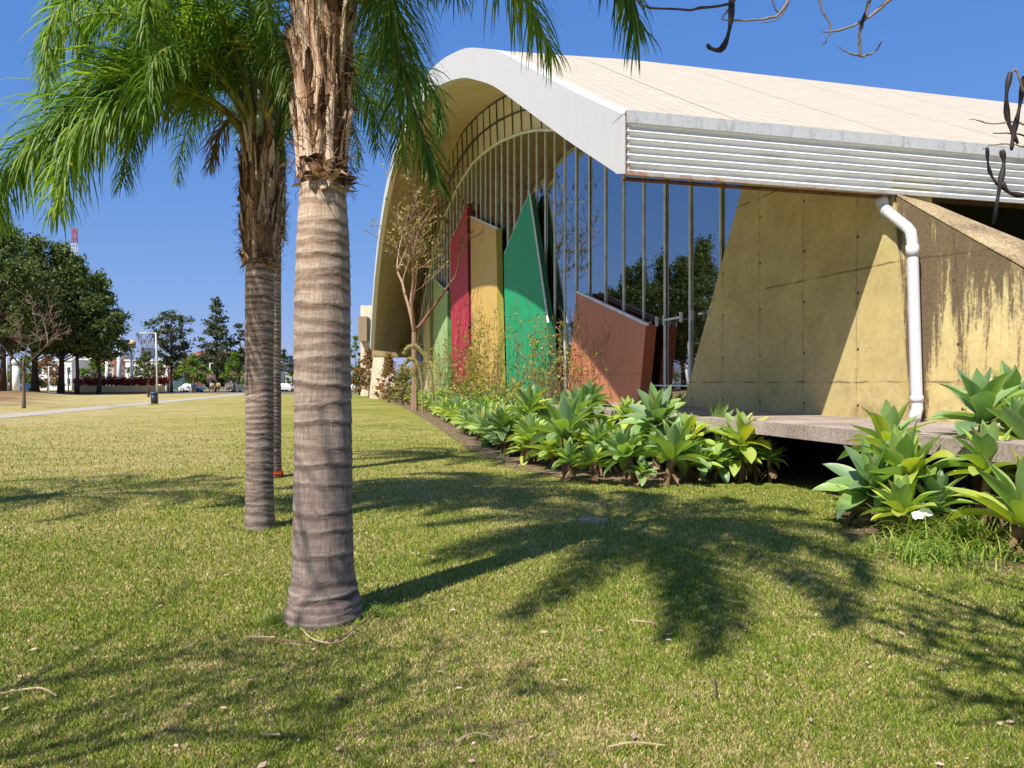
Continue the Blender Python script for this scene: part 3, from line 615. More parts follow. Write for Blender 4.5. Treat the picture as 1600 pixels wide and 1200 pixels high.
def palm(x, y, prof, zring, zcrown, rb, seed, label, fronds, autos, group, lean=(0, 0), gap=lambda q: .05 if q < .3 else (.15 if q < 1.5 else .085), dens=72):
    root = empty('palm_tree', (x, y, 0), label, 'palm tree', group); rnd = random.Random(seed)
    zs = []; z = -.05
    while z < zring: zs.append(z); z += .010
    zs.append(zring); n = 48; vs = []; uv = []; ringv = []
    rz = []; q = .03
    while q < zring: rz.append((q, rnd.uniform(-.03, .03), rnd.uniform(0, 6.28), rnd.uniform(.6, 1))); q += gap(q) * rnd.uniform(.75, 1.3)
    for z in zs:
        r = float(np.interp(z, [p[0] for p in prof], [p[1] for p in prof])); t = z / zcrown
        for k in range(n):
            a = 2 * math.pi * k / n; rr = r * (1 + .010 * math.sin(3 * a + z * 2) + .012 * math.sin(7 * a + z * 5)); rg = 0
            for q, am, ph, st_ in rz:
                d = z - q - am * math.sin(a + ph) - .004 * math.sin(5 * a + ph * 3) - .003 * math.sin(17 * a + ph)
                if -.05 < d < .09:
                    if d > 0: rr += .0065 * st_ * math.exp(-d / .03)
                    else: rr -= .006 * st_ * math.exp(d / .012)
                    rg += st_ * (math.exp(-((d - .006) / .008) ** 2) - math.exp(-((d + .022) / (.014 if z < 1.5 else .020)) ** 2))
            vs.append((x + lean[0] * t + rr * math.cos(a), y + lean[1] * t + rr * math.sin(a), z)); uv.append((k / n, z)); ringv.append(max(-1, min(1, rg)))
    m = len(zs); b = MB(); b.add(vs, [(i * n + k, i * n + (k + 1) % n, (i + 1) * n + (k + 1) % n, (i + 1) * n + k) for i in range(m - 1) for k in range(n)], uv)
    o = b.build('trunk', M['trunk'], root, True); a = o.data.attributes.new('Ring', 'FLOAT', 'POINT'); a.data.foreach_set('value', ringv)
    # old leaf bases : core with peeling plates and fibre
    b = MB(); cx = lambda z: x + lean[0] * z / zcrown; cy = lambda z: y + lean[1] * z / zcrown
    n = 40; zz = list(np.linspace(zring - .03, zcrown + .25, 46)); vs = []
    for z in zz:
        for k in range(n):
            a = 2 * math.pi * k / n; f = (z - zring) / (zcrown - zring); r = rb * (.82 + .18 * math.sin(min(1, f * 5) * 1.57)) * (1 - .25 * max(0, f - .75)) * (1 + .07 * math.sin(z * 9 + seed) )
            r += rb * .09 * (vn(a * 2.2, z * 6, 1.3, seed) - .4) + rb * .07 * (vn(a * 6, z * 3, 2.0, seed + 3) - .5)
            vs.append((cx(z) + r * math.cos(a), cy(z) + r * math.sin(a), z))
    b.add(vs, [(i * n + k, i * n + (k + 1) % n, (i + 1) * n + (k + 1) % n, (i + 1) * n + k) for i in range(len(zz) - 1) for k in range(n)])
    for j in range(int(130 * (zcrown - zring))):
        z = rnd.uniform(zring - .02, zcrown); a = rnd.uniform(0, 6.283); h = rnd.uniform(.12, .5); w0 = rnd.uniform(.025, .085); fl = rnd.uniform(.0, .05) * (2.2 if rnd.random() < .18 else 1)
        rr = rb * .93; vs = []
        nseg = 5; rag = [rnd.uniform(-.03, .05) for _ in range(4)]
        for i in range(nseg + 1):
            f = i / nseg; ww = w0 * (1 - .75 * f ** 1.6); r = rr + .012 + fl * f * f
            for c in (-1, -.33, .33, 1):
                aa = a + c * ww / rb * .6 + .25 * math.sin(j) * f; bulge = .018 * (1 - c * c)
                z_ = z + h * f + (rag[int((c + 1) * 1.5 + .1) % 4] if i == nseg else 0)
                vs.append((cx(z) + (r + bulge) * math.cos(aa), cy(z) + (r + bulge) * math.sin(aa), z_))
        b.add(vs, [(i * 4 + c, i * 4 + c + 1, (i + 1) * 4 + c + 1, (i + 1) * 4 + c) for i in range(nseg) for c in range(3)])
    # broken collar at the bottom of the old bases
    for j in range(60):
        a = rnd.uniform(0, 6.283); z = zring + rnd.uniform(-.02, .5) ** 1.0 if rnd.random() < .3 else zring + rnd.uniform(-.02, .14); o_ = rb * rnd.uniform(.85, 1.0); h = Vector((math.cos(a), math.sin(a), 0)); sd = Vector((-h.y, h.x, 0))
        p = Vector((cx(z), cy(z), z)) + h * o_; l = rnd.uniform(.05, .13); w0 = rnd.uniform(.02, .06); d = (h * rnd.uniform(.3, .9) + ZZ * rnd.uniform(-.6, .9) + sd * rnd.uniform(-.6, .6)).normalized()
        b.add([p - sd * w0, p + sd * w0, p + d * l * .6 + sd * w0 * .8, p + d * l + sd * rnd.uniform(-.03, .03), p + d * l * .5 - sd * w0 * .9], [(0, 1, 2, 3, 4)])
    sh = b.build('old_leaf_bases', M['boot'], root, False)
    b = MB()
    for j in range(int(560 * (zcrown - zring))):
        z = rnd.uniform(zring, zcrown + .1); a = rnd.uniform(0, 6.283); p = Vector((cx(z) + rb * 1.02 * math.cos(a), cy(z) + rb * 1.02 * math.sin(a), z)); h = Vector((math.cos(a), math.sin(a), 0)); sd = Vector((-h.y, h.x, 0))
        d = (sd * rnd.uniform(-1, 1) + h * rnd.uniform(.05, .5) + ZZ * rnd.uniform(-.9, .5)).normalized(); pts = [p]
        for i in range(4): p = p + d * rnd.uniform(.02, .055); pts.append(p); d = (d + Vector((rnd.uniform(-.5, .5), rnd.uniform(-.5, .5), rnd.uniform(-.6, .3)))).normalized()
        b.tube(pts, [.0022] * 5, 3, False)
    b.build('fibre', M['fibre'], sh)
    # green sheaths of the living leaves
    cz = Vector((cx(zcrown), cy(zcrown), zcrown))
    for pts, kw in fronds: frond(pts, rnd, parent=root, dens=dens, **kw)
    for az, el, L, kw in autos:
        h = Vector((math.cos(R(az)), math.sin(R(az)), 0)); base = cz + h * rb * .5 + ZZ * rnd.uniform(-.1, .25)
        kw = dict(kw); dr = kw.pop('bend', 1.0); auto_frond(base, R(az), R(el), L, rnd, root, dr, dens=dens, **kw)
    return root, cz, rnd
fx, fy = -1.28, 5.2
kA = dict(leaf=.66, width=.019, droop=1.1, mats=('frond',)); kS = dict(leaf=.62, width=.018, droop=.9, mats=('frondy',))
p1, c1_, r1 = palm(fx, fy, [(-.05, .275), (0, .27), (.12, .245), (.3, .205), (.6, .198), (1.0, .192), (1.6, .187), (2.2, .185), (2.6, .172), (2.95, .148)], 2.93, 5.2, .160, 11,
    'nearest palm with the thick grey ringed trunk flaring into the lawn', [
    ([(fx + .1, fy, 5.2), (-1.02, 5.2, 5.5), (-.88, 5.15, 5.05), (-.83, 5.12, 4.2), (-.68, 5.1, 3.5), (-.56, 5.1, 3.15), (-.5, 5.1, 2.95)], dict(leaf=.62, width=.016, droop=.8, mats=('frond',), plum=1.0)),
    ([(fx + .1, fy, 5.3), (-.85, 5.0, 5.7), (-.6, 4.9, 5.3), (-.42, 4.85, 4.6), (-.36, 4.8, 4.05)], dict(leaf=.6, width=.016, droop=.9, mats=('frond',))),
    ([(fx + .1, fy, 5.3), (-.9, 5.25, 5.65), (-.4, 5.3, 5.1), (.0, 5.35, 4.45), (.28, 5.35, 3.9)], dict(leaf=.70, width=.015, droop=1.1, mats=('frondy',))),
    ([(fx + .1, fy, 5.3), (-.6, 5.0, 5.8), (.1, 4.9, 5.5), (.55, 4.9, 4.7), (.80, 4.9, 3.85)], dict(kA, leaf=.75)),
    ([(fx + .05, fy + .1, 5.2), (-1.05, 5.5, 5.5), (-.98, 5.9, 4.9), (-.92, 6.2, 3.9), (-.88, 6.3, 3.4)], dict(leaf=.62, width=.014, droop=.8, mats=('frond',)))],
    [(-92, 40, 4.5, dict(kA, bend=.62)), (-70, 34, 4.4, dict(kA, bend=.7)), (-50, 42, 4.2, kA), (-108, 42, 4.4, dict(kA, bend=.7)), (-82, 20, 4.2, dict(kA, bend=.6)), (-28, 58, 3.5, kA), (75, 55, 3.0, kA), (110, 60, 3.2, kA), (150, 60, 3.2, kA),
     (185, 62, 3.2, kA), (218, 58, 3.3, kA), (-135, 52, 3.6, kA), (40, 62, 3.2, kA), (10, 70, 3.4, kA), (90, 78, 3.2, kA), (-60, 72, 3.4, kA)], 'queen palms on the lawn')
sx_, sy_ = -2.77, 8.43
p2, c2_, r2 = palm(sx_, sy_, [(-.05, .165), (0, .16), (.15, .152), (.5, .145), (1.5, .148), (2.3, .152), (2.7, .15), (2.92, .14)], 2.89, 4.25, .168, 23,
    'slimmer palm in the middle with a brown trunk and shaggy leaf bases', [
    ([(sx_ - .1, sy_, 4.2), (-3.2, 8.3, 4.6), (-3.9, 8.15, 4.75), (-4.6, 8.0, 4.45), (-5.1, 7.9, 3.9), (-5.35, 7.9, 3.3)], dict(leaf=.95, width=.026, droop=1.1, mats=('frondy',))),
    ([(sx_ - .1, sy_, 4.3), (-3.2, 8.1, 4.6), (-3.8, 7.8, 4.6), (-4.25, 7.55, 4.1), (-4.4, 7.4, 3.3)], dict(leaf=.95, width=.025, droop=1.1, mats=('frondy',))),
    ([(sx_ - .1, sy_, 4.4), (-3.3, 8.6, 5.15), (-4.2, 8.7, 5.35), (-5.0, 8.8, 4.95), (-5.6, 8.8, 4.2)], dict(leaf=.80, width=.025, droop=1.1, mats=('frondy',))),
    ([(sx_ - .1, sy_, 4.4), (-3.1, 8.2, 4.8), (-3.7, 8.0, 4.9), (-4.3, 7.9, 4.5), (-4.7, 7.8, 3.8)], dict(leaf=.85, width=.024, droop=1.1, mats=('frond',))),
    ([(sx_ - .12, sy_ - .1, 4.2), (-3.0, 8.3, 4.45), (-3.15, 8.25, 4.25), (-3.22, 8.2, 3.9)], dict(leaf=.42, width=.014, droop=1.3, mats=('frondd',), plum=.9)),
    ([(sx_ + .12, sy_, 3.9), (-2.55, 8.4, 4.25), (-2.3, 8.35, 4.7), (-2.1, 8.3, 4.6), (-1.95, 8.3, 4.2)], dict(leaf=.5, width=.018, droop=1.0, mats=('frond',)))],
    [(250, 40, 2.2, kA), (300, 45, 2.2, kA), (170, 40, 2.4, kA), (200, 62, 3.0, kS), (160, 70, 3.3, kA), (235, 60, 3.2, kS), (262, 62, 3.0, kA), (290, 66, 3.0, kS), (100, 66, 3.0, kA), (60, 66, 3.0, kA), (20, 62, 3.0, kA), (330, 64, 3.0, kA), (130, 76, 3.4, kA), (220, 80, 3.4, kA), (180, 76, 3.2, kA), (275, 78, 3.2, kA)], 'queen palms on the lawn', gap=lambda q: .055 if q < .3 else .05)
b = MB()
for j in range(9):
    a = R(j * 40 + 10); h = Vector((math.cos(a), math.sin(a), 0)); b.tube([c2_ + h * .12 - ZZ * .5, c2_ + h * .14 + ZZ * .1, c2_ + h * .22 + ZZ * .5], [.05, .045, .03], 6)
b.build('leaf_sheath', M['sheath'], p2, True)
p3, c3_, r3 = palm(-4.05, 12.95, [(-.05, .17), (0, .165), (.15, .155), (.5, .15), (3.2, .15), (4.0, .15)], 4.0, 5.6, .2, 37,
    'third palm, mostly hidden behind the middle one, orange ribbon at its foot', [],
    [(175, 52, 3.6, kA), (205, 56, 3.6, kA), (150, 50, 3.4, kA), (235, 50, 3.2, kA), (120, 55, 3.2, kA), (60, 60, 3.2, kA), (20, 55, 3.2, kA), (-20, 60, 3.2, kA), (-60, 60, 3.2, kA), (270, 70, 3.2, kA), (90, 76, 3.2, kA), (190, 74, 3.6, kA)], 'queen palms on the lawn', gap=lambda q: .06, dens=44)
b = MB(); rr = random.Random(2)
for j in range(14):
    a = rr.uniform(0, 6.28); h = Vector((math.cos(a), math.sin(a), 0)); p = Vector((-4.05, 12.95, .10)) + h * .165; b.add([p - ZZ * .1, p + h * .03 + ZZ * rr.uniform(-.05, .03), p + ZZ * .03 + h.cross(ZZ) * .04, p + h.cross(ZZ) * .05 - ZZ * .05], [(0, 1, 2, 3)])
b.tube([Vector((-4.05 + .160 * math.cos(a), 12.95 + .172 * math.sin(a), .09 + .015 * math.sin(3 * a))) for a in np.linspace(0, 6.28, 20)], .018, 6)
o = b.build('ribbon', simple('orange_cloth', (.62, .10, .03), .7)); tag(o, 'orange ribbon tied round the foot of the farthest palm', 'ribbon')
# fourth palm just left of the picture; its fronds reach in and throw the left shadows
palm(-8.9, 7.6, [(0, .17), (.5, .15), (3.6, .15)], 3.4, 4.9, .19, 51, 'palm beyond the left edge whose frond tips and shadow reach into view', [
     ([(-8.8, 7.6, 5.0), (-8.0, 7.6, 5.5), (-6.8, 7.6, 5.4), (-5.8, 7.6, 4.6), (-5.1, 7.6, 3.7)], dict(leaf=.8, width=.02, droop=1.1, mats=('frond',)))],
     [(60, 55, 3.4, kA), (20, 60, 3.2, kA), (-25, 52, 3.2, kA), (-60, 55, 3.4, kA), (100, 55, 3.2, kA), (140, 60, 3.2, kA), (180, 55, 3.2, kA), (220, 60, 3.2, kA), (260, 55, 3.2, kA), (40, 75, 3.2, kA)], 'queen palms on the lawn', dens=30)
# flower stalks of the front palms
def stalks(c, dirs, parent, seed):
    rnd = random.Random(seed); b = MB()
    for (dx, dy, dz) in dirs:
        root = Vector(c); d = Vector((dx, dy, dz)).normalized(); p1_ = root + d * .7
        for k in range(16):
            q = root + d * (.25 + .5 * rnd.random()); dd = (d + Vector((rnd.uniform(-.6, .6), rnd.uniform(-.6, .6), rnd.uniform(-.3, .4)))).normalized(); pts = [q]
            for i in range(6): q = q + dd * .12; pts.append(q.copy()); dd = (dd + Vector((rnd.uniform(-.1, .1), rnd.uniform(-.1, .1), -.28))).normalized()
            b.tube(pts, [.007] * 7, 4, False)
        b.tube([root, p1_], .02, 6)
    return b.build('flower_stalk', M['flower'], parent)
stalks((fx - .1, fy - .1, 5.1), [(-.8, -.2, .3)], p1, 3)
stalks((sx_ + .1, sy_ - .1, 4.45), [(.6, -.3, .8), (.2, -.5, .9)], p2, 4)

# ---------------------------------------------------------------- agaves
def agave_mesh(seed, R0=.5, nl=26):
    rnd = random.Random(seed); b = MB()
    for k in range(nl):
        f = (k + .5) / nl; az = k * 2.39996 + rnd.uniform(-.2, .2)       # f: 0 outer .. 1 inner
        el = R(-18 + 82 * f ** 1.0 + rnd.uniform(-8, 8)); ln = R0 * (1.0 - .14 * f) * rnd.uniform(.88, 1.1); wd = R0 * (.42 - .15 * f) * rnd.uniform(.9, 1.1)
        h = Vector((math.cos(az), math.sin(az), 0)); sd = Vector((-h.y, h.x, 0)); p = h * .03 * (1 - f) + ZZ * (.10 * f); e = el + .35; ns = 9; vs = []; uv = []
        tw = rnd.uniform(-.25, .25); crv = rnd.uniform(.01, .12) * (1.25 - f)
        for i in range(ns + 1):
            t = i / ns; prof = (.30 + 1.0 * math.sin(min(1, t * 1.75) * math.pi / 2) * .70) if t < .5 else max(0, 1 - ((t - .5) / .5) ** 1.9) ** 1.0
            if i == ns: prof = .015
            nr = (-h * math.sin(e) + ZZ * math.cos(e)); s_ = (sd * math.cos(tw * t) + nr * math.sin(tw * t)); cup = wd * .30 * (1 - t * .55)
            for c in (-1, -.5, 0, .5, 1):
                vs.append(p + s_ * wd * .5 * prof * c + nr * (cup * prof * c * c + .006 * math.sin(9 * t + k) * abs(c))); uv.append(((c + 1) / 2, t))
            p = p + (h * math.cos(e) + ZZ * math.sin(e)) * ln / ns; e -= crv
        b.add(vs, [(i * 5 + c, i * 5 + c + 1, (i + 1) * 5 + c + 1, (i + 1) * 5 + c) for i in range(ns) for c in range(4)], uv)
    return b
protos = []
def proto(seed, nl):
    b = agave_mesh(seed, .5, nl); me = b.build('agave_plant', M['agave'], None, True); COL.objects.unlink(me); return me.data
AGM = [proto(s, n) for s, n in ((1, 26), (2, 22), (3, 30), (4, 24), (5, 19), (6, 28))]
def agave(x, y, z, r, i, label, group='agaves in the planting bed', tilt=None):
    rnd = random.Random(i * 7 + 1); me = AGM[i % 6]
    o = bpy.data.objects.new('agave_plant', me); COL.objects.link(o); o.location = (x, y, z); s = r / .5 * (1.27 if z > .12 else 1.15)
    tx, ty = tilt or (rnd.uniform(-.28, .28), rnd.uniform(-.28, .28)); o.rotation_euler = (tx + .12, ty, rnd.uniform(0, 6.28)); o.scale = (s, s, s * rnd.uniform(.9, 1.1)); tag(o, label, 'agave', group)
    if z > .12:
        b = MB(); Mx = o.matrix_basis.inverted(); jx = rnd.uniform(-.1, .1)
        pts = [Mx @ Vector((x + jx, y + .05, -.02)), Mx @ Vector((x + jx * .6, y + .03, z * .5)), Mx @ Vector((x, y, z + .02))]; b.tube(pts, [.045, .04, .05], 7)
        for k in range(7):   # withered leaves hanging round the stem
            a = rnd.uniform(0, 6.28); h = Vector((math.cos(a), math.sin(a), 0)); q = Vector((x, y, z * rnd.uniform(.5, .95))); sd = Vector((-h.y, h.x, 0)) * .035
            b.add([Mx @ v for v in (q - sd * .5, q + sd * .5, q + h * .12 + sd - ZZ * .1, q + h * .14 - ZZ * z * .45, q + h * .1 - sd - ZZ * .1)], [(0, 1, 2, 3, 4)])
        s_ = b.build('stem', M['twig'], o, False, local=True)
    return o
def at(u, v, d): return ((u - 800) / 1200 * d, d, 1.6 - (v - 598) / 1200 * d)
bed0 = lambda y: float(np.interp(y, [12, 13, 14.5], [2.0, .9, .25]))
front = [(1159, 699, 12.3, .50, 'big blue-green agave at the right end of the bed, beside the dark gap'), (1050, 721, 11.9, .50, 'broad grey-green agave low in front, third from the dark gap'),
 (983, 718, 11.9, .42, 'bright yellow-green agave at the front edge of the bed'), (1028, 668, 13.5, .55, 'large pale agave standing before the glass doors'), (1078, 693, 12.8, .46, 'agave with yellow lower leaves beside the big blue-green one'),
 (930, 694, 12.9, .30, 'small star-shaped agave in the middle of the bed'), (925, 728, 12.1, .30, 'small low agave touching the lawn below the star-shaped one'), (884, 684, 13.4, .60, 'tall dark blue-green agave left of the star-shaped one'),
 (922, 636, 16.0, .42, 'pale agave tip in front of the terracotta panel foot'), (890, 724, 12.6, .30, 'little dark agave in the shade at the bed edge'), (825, 650, 17.0, .55, 'broad blue agave below the green panel'),
 (792, 672, 16.6, .42, 'leaning agave at the lawn edge below the yellow panel'), (828, 690, 14.9, .42, 'lime agave at the lawn edge left of the tall dark one'), (906, 655, 15.0, .5, 'agave behind the tall dark blue-green one'),
 (981, 655, 14.6, .35, 'dark agave against the pale terrace edge'), (1115, 678, 13.6, .42, 'agave half hidden behind the big blue-green one'), (1003, 742, 11.7, .22, 'tiny agave rooted at the very front of the bed'), (1095, 730, 12.2, .3, 'low agave under the big blue-green one')]
for i, (u, v, d, r, lb) in enumerate(front): x, y, z = at(u, v, d); agave(x, y, z, r, i, lb)
right = [(1429, 752, 8.3, .50, 'bright green agave with glossy leaves left of the long grass clump'), (1362, 776, 8.5, .46, 'agave at the left tip of the right bed, spiky tips over the lawn'), (1540, 664, 8.7, .56, 'tallest agave, standing against the mouldy wall'),
 (1593, 826, 6.9, .52, 'agave nearest the camera at the right edge of the picture'), (1413, 808, 7.8, .34, 'low agave beside the scrap of white paper'), (1392, 706, 9.0, .46, 'agave behind the bright green one, before the slab edge'),
 (1608, 706, 8.1, .50, 'agave below the tallest one, cut by the right edge'), (1338, 800, 8.6, .26, 'small agave resting on the lawn corner'), (1462, 800, 7.9, .34, 'agave half buried in the long grass clump'), (1590, 640, 9.2, .42, 'agave behind the tallest one, against the mouldy wall'), (1545, 745, 7.9, .42, 'agave in the middle of the right bed between the tallest and the nearest ones')]
for i, (u, v, d, r, lb) in enumerate(right): x, y, z = at(u, v, d); agave(x, y, z, r, i + 2, lb, 'agaves in the right-hand bed')
for i in range(26):
    rr_ = random.Random(900 + i); y = rr_.uniform(12.2, 15.2); x = rr_.uniform(bed0(y) + .3, 4.1 - (y - 12.2) * .35); agave(x, y, rr_.uniform(.15, .42), rr_.uniform(.26, .40), i, ['small agave squeezed between the large rosettes, front edge of the right end of the bed', 'small agave between the large rosettes in the middle of the right end of the bed', 'small agave behind the large rosettes, against the terrace slab edge'][0 if y < 13.0 else (1 if y < 14.2 else 2)], ['small front agaves', 'small middle agaves', 'small agaves by the slab'][0 if y < 13.0 else (1 if y < 14.2 else 2)])
# the long bed running away below the panels
rnd = random.Random(77); k = 0
def bed_edge(y): return float(np.interp(y, [12, 13, 14.5, 18, 28.7, 40, 52, 75], [2.0, .9, .25, -.75, -2.5, -4.4, -6.6, -11.5]))
def bed_back(y): s = (y - 12.2); return 1.657 + (3.55 * .968) - .258 * (y - 12.2)
y = 14.6
while y < 66:
    xe, xb = bed_edge(y), bed_back(y); x = xe + .35 + rnd.uniform(0, .3)
    while x < xb - .1:
        if y < 20 and x > 2.3 - (y - 14.6) * .25 + 1.2: break
        f = (x - xe) / max(.1, xb - xe); yy = y + rnd.uniform(-.3, .3); z = (.22 + .38 * f) * rnd.uniform(.8, 1.15); r = rnd.uniform(.38, .58)
        row = 'front-row' if f < .22 else ('back-row' if f > .75 else 'middle-row'); s_ = (yy - 12) / .968
        sec = next(t for lim, t in ((10, 'nearest the terrace'), (16, 'below the terracotta panel'), (25, 'below the deep green panel'), (33.5, 'below the ochre yellow panel'), (41, 'below the crimson panel'), (48.5, 'below the pale green panel'), (99, 'at the far end of the bed')) if s_ < lim)
        sz_ = 'large' if r > .5 else ('small' if r < .43 else 'medium'); lb = '%s %s agave %s' % (sz_, row, sec)
        agave(x, yy, z, r, rnd.randrange(60), lb, lb.replace('agave', 'agaves')); k += 1
        x += rnd.uniform(.62, .85) * (1 + max(0, y - 30) * .012)
    y += .72 * (1 + max(0, y - 24) * .022)
print('bed agaves', k)

def tuft(name, x, y, n, h, spread, seed, mat, label, cat, group=None, wd=.012, arch=1.0, kind=None):
    rnd = random.Random(seed); b = MB()
    for i in range(n):
        a = rnd.uniform(0, 6.28); hh = Vector((math.cos(a), math.sin(a), 0)); q = Vector((x + rnd.gauss(0, spread * .45), y + rnd.gauss(0, spread * .45), 0)); e = rnd.uniform(.7, 1.45); L = h * rnd.uniform(.6, 1.15); sd = Vector((-hh.y, hh.x, 0)); vs = []; w_ = wd * rnd.uniform(.7, 1.2)
        for j in range(6):
            t = j / 5; vs += [q - sd * w_ * (1 - t ** 2 * .95) / 2, q + sd * w_ * (1 - t ** 2 * .95) / 2]; q = q + (hh * math.cos(e) + ZZ * math.sin(e)) * L / 5; e -= arch * rnd.uniform(.2, .5)
        b.add(vs, [(2 * j, 2 * j + 1, 2 * j + 3, 2 * j + 2) for j in range(5)])
    o = b.build(name, mat); tag(o, label, cat, group, kind); return o
M['lgrass'] = leafy('long_grass_blade', [(.2, (.10, .20, .02)), (.5, (.24, .34, .05)), (.75, (.42, .42, .10)), (.92, (.55, .42, .20))], .3, .5)
tuft('grass_clump', 4.35, 7.55, 420, .62, .55, 5, M['lgrass'], 'long arching grass clump between the two right-hand agaves, green above', 'grass clump', 'long grass in the right-hand bed', .014, 1.0)
tuft('grass_clump', 3.75, 7.05, 420, .38, .50, 6, M['lgrass'], 'low yellowing grass clump spilling onto the lawn under the agaves', 'grass clump', 'long grass in the right-hand bed', .014, 1.4)
tuft('grass_clump', 4.7, 6.9, 260, .5, .4, 7, M['lgrass'], 'dry grass clump at the foot of the agave at the right edge', 'grass clump', 'long grass in the right-hand bed', .013, 1.2)
tuft('grass_tuft', -1.62, 5.08, 160, .12, .10, 8, M['lgrass'], 'bright grass tuft at the left foot of the nearest palm', 'grass tuft', 'tufts at the palm foot', .006, .8)
tuft('grass_tuft', -.93, 5.25, 160, .12, .11, 9, M['lgrass'], 'bright grass tuft at the right foot of the nearest palm', 'grass tuft', 'tufts at the palm foot', .006, .8)
rt_ = random.Random(61)
for i in range(9):
    a_ = i * .7 + .2; tuft('grass_tuft', -1.28 + .285 * math.cos(a_), 5.2 + .285 * math.sin(a_), 70, .07, .08, 60 + i, M['lgrass'], 'short grass tuft touching the flared foot of the nearest palm', 'grass tuft', 'short tufts ringing the nearest palm', .006, .9)
for i in range(7):
    a_ = i * .9; tuft('grass_tuft', -2.77 + .17 * math.cos(a_), 8.43 + .17 * math.sin(a_), 50, .06, .06, 80 + i, M['lgrass'], 'short grass tuft touching the foot of the middle palm', 'grass tuft', 'short tufts ringing the middle palm', .006, .9)
b = MB(); rnd = random.Random(8)      # bare soil of the beds
ed = [(4.9, 5.9), (4.0, 6.5), (3.4, 7.0), (3.45, 8.0), (3.9, 9.4), (4.6, 10.0), (7, 10), (7, 5.9)]
sheet('bed_soil', ed, .006, simple('bed_earth', (.13, .085, .05), .95, 0, .4, 8))
sheet('soil_strip', [(4.3, 12.6), (3.0, 12.1), (1.9, 11.7), (.8, 12.9), (.0, 14.3), (-1.0, 18), (-2.9, 28.7), (-5.1, 40), (-7.5, 52), (-12, 72), (-9, 72), (1, 28.7), (3, 18), (6, 13)], .006, simple('bed_earth_far', (.17, .115, .07), .95, 0, .4, 6))

# litter
def litter(u, v, size, mat, name, label, cat, seed, flat=.3, z=.03):
    rnd = random.Random(seed); d = 1920 / (v - 598); x = (u - 800) / 1200 * d; b = MB(); n = 7; ring = []
    cup = rnd.uniform(.2, .5) * size
    for i in range(n):
        a = i / n * 6.283; r = size * rnd.uniform(.5, 1) * (1 if i % 2 else .6); ring.append((x + r * math.cos(a), d + r * math.sin(a) * .7, z + cup * abs(math.sin(a)) * rnd.random()))
    b.add([(x, d, z)] + ring, [(0, i + 1, (i + 1) % n + 1) for i in range(n)]); o = b.build(name, mat); return tag(o, label, cat, 'dead leaves lying on the lawn' if cat == 'leaf' else None)
for i, (u, v, s, lb) in enumerate([(851, 997, .045, 'curled pale dead leaf left of its twin in the centre foreground'), (939, 994, .04, 'curled pale dead leaf right of its twin in the centre foreground'), (707, 962, .04, 'dead leaf near the palm shadow'), (291, 1111, .04, 'greyish dead leaf in the bottom left lawn'), (350, 1117, .03, 'small brown dead leaf in the bottom left lawn'),
     (650, 871, .05, 'pale dead leaf right of the nearest trunk'), (366, 828, .07, 'dead leaf scrap left of the middle palm'), (1325, 838, .06, 'pale dead leaf at the corner of the right bed')]):
    litter(u, v, s, M['deadleaf'], 'dead_leaf', lb, 'leaf', i)
litter(853, 829, .035, simple('blue_plastic', (.01, .10, .5), .4), 'bottle_cap', 'small blue plastic cap lying in the palm shadow', 'bottle cap', 30)
rs_ = np.random.RandomState(15); b = MB()
for i in range(420):
    yy = 3.0 + 12 * rs_.rand() ** 1.6; xx = (rs_.rand() * 2 - 1) * .72 * yy
    if xx > 1.6 and yy > 6.2: continue
    a_ = rs_.rand() * 6.28; l_ = .008 + .020 * rs_.rand() ** 2; w_ = l_ * (.25 + .5 * rs_.rand()); ca, sa = math.cos(a_), math.sin(a_); q = []
    for dx, dy, dz in ((-l_, 0, 0), (0, w_, .006), (l_, 0, .01 * rs_.rand()), (0, -w_, 0)): q.append((xx + dx * ca - dy * sa, yy + dx * sa + dy * ca, .026 + dz))
    b.add(q, [(0, 1, 2, 3)])
tag(b.build('leaf_litter', M['deadleaf']), 'tiny dry leaf crumbs sprinkled over the lawn', 'leaf litter', kind='stuff')
def twig(pts, label, r=.004, mat='straw', group='dry stems lying on the lawn'):
    P = [Vector(((u - 800) / 1200 * (1920 / (v - 598)), 1920 / (v - 598), .035 + .015 * math.sin(i * 2))) for i, (u, v) in enumerate(pts)]
    b = MB(); b.tube(bez(P, 12), r, 5); o = b.build('dry_stem', M[mat]); return tag(o, label, 'twig', group)
twig([(712, 1172), (740, 1163), (770, 1160)], 'pale dry stem at the bottom centre left'); twig([(950, 1180), (990, 1178), (1040, 1174)], 'longest pale dry stem at the bottom centre'); 
twig([(400, 1008), (450, 1014), (500, 1012), (545, 997), (590, 962)], 'dry root strand curving round the foot of the nearest palm', .006, 'twig'); twig([(470, 990), (490, 1012), (530, 1010), (560, 985)], 'second root strand looping at the foot of the nearest palm', .0045, 'straw')
twig([(385, 1004), (430, 1008)], 'short straw stem left of the palm foot'); twig([(1115, 1068), (1118, 1100)], 'upright looking twig in the right foreground', .006, 'twig')
twig([(0, 1095), (60, 1090), (88, 1095)], 'pale dry stem by the left edge'); twig([(410, 1160), (438, 1165)], 'tiny pale stem in the bottom left lawn'); twig([(985, 977), (1025, 985)], 'pale stem right of the curled leaves')
o = tag(MB.build((lambda b: (b.tube([(.93, 8.9, -.02), (.93, 8.9, .02), (.93, 8.9, .024)], [.18, .17, .03], 20), b)[1])(MB()), 'concrete_cover', M['cop']), 'round weathered cover set flush in the lawn in the palm shadow', 'cover')
b = MB(); rnd = random.Random(3); x, y, z = at(1440, 808, 7.55); gr = []
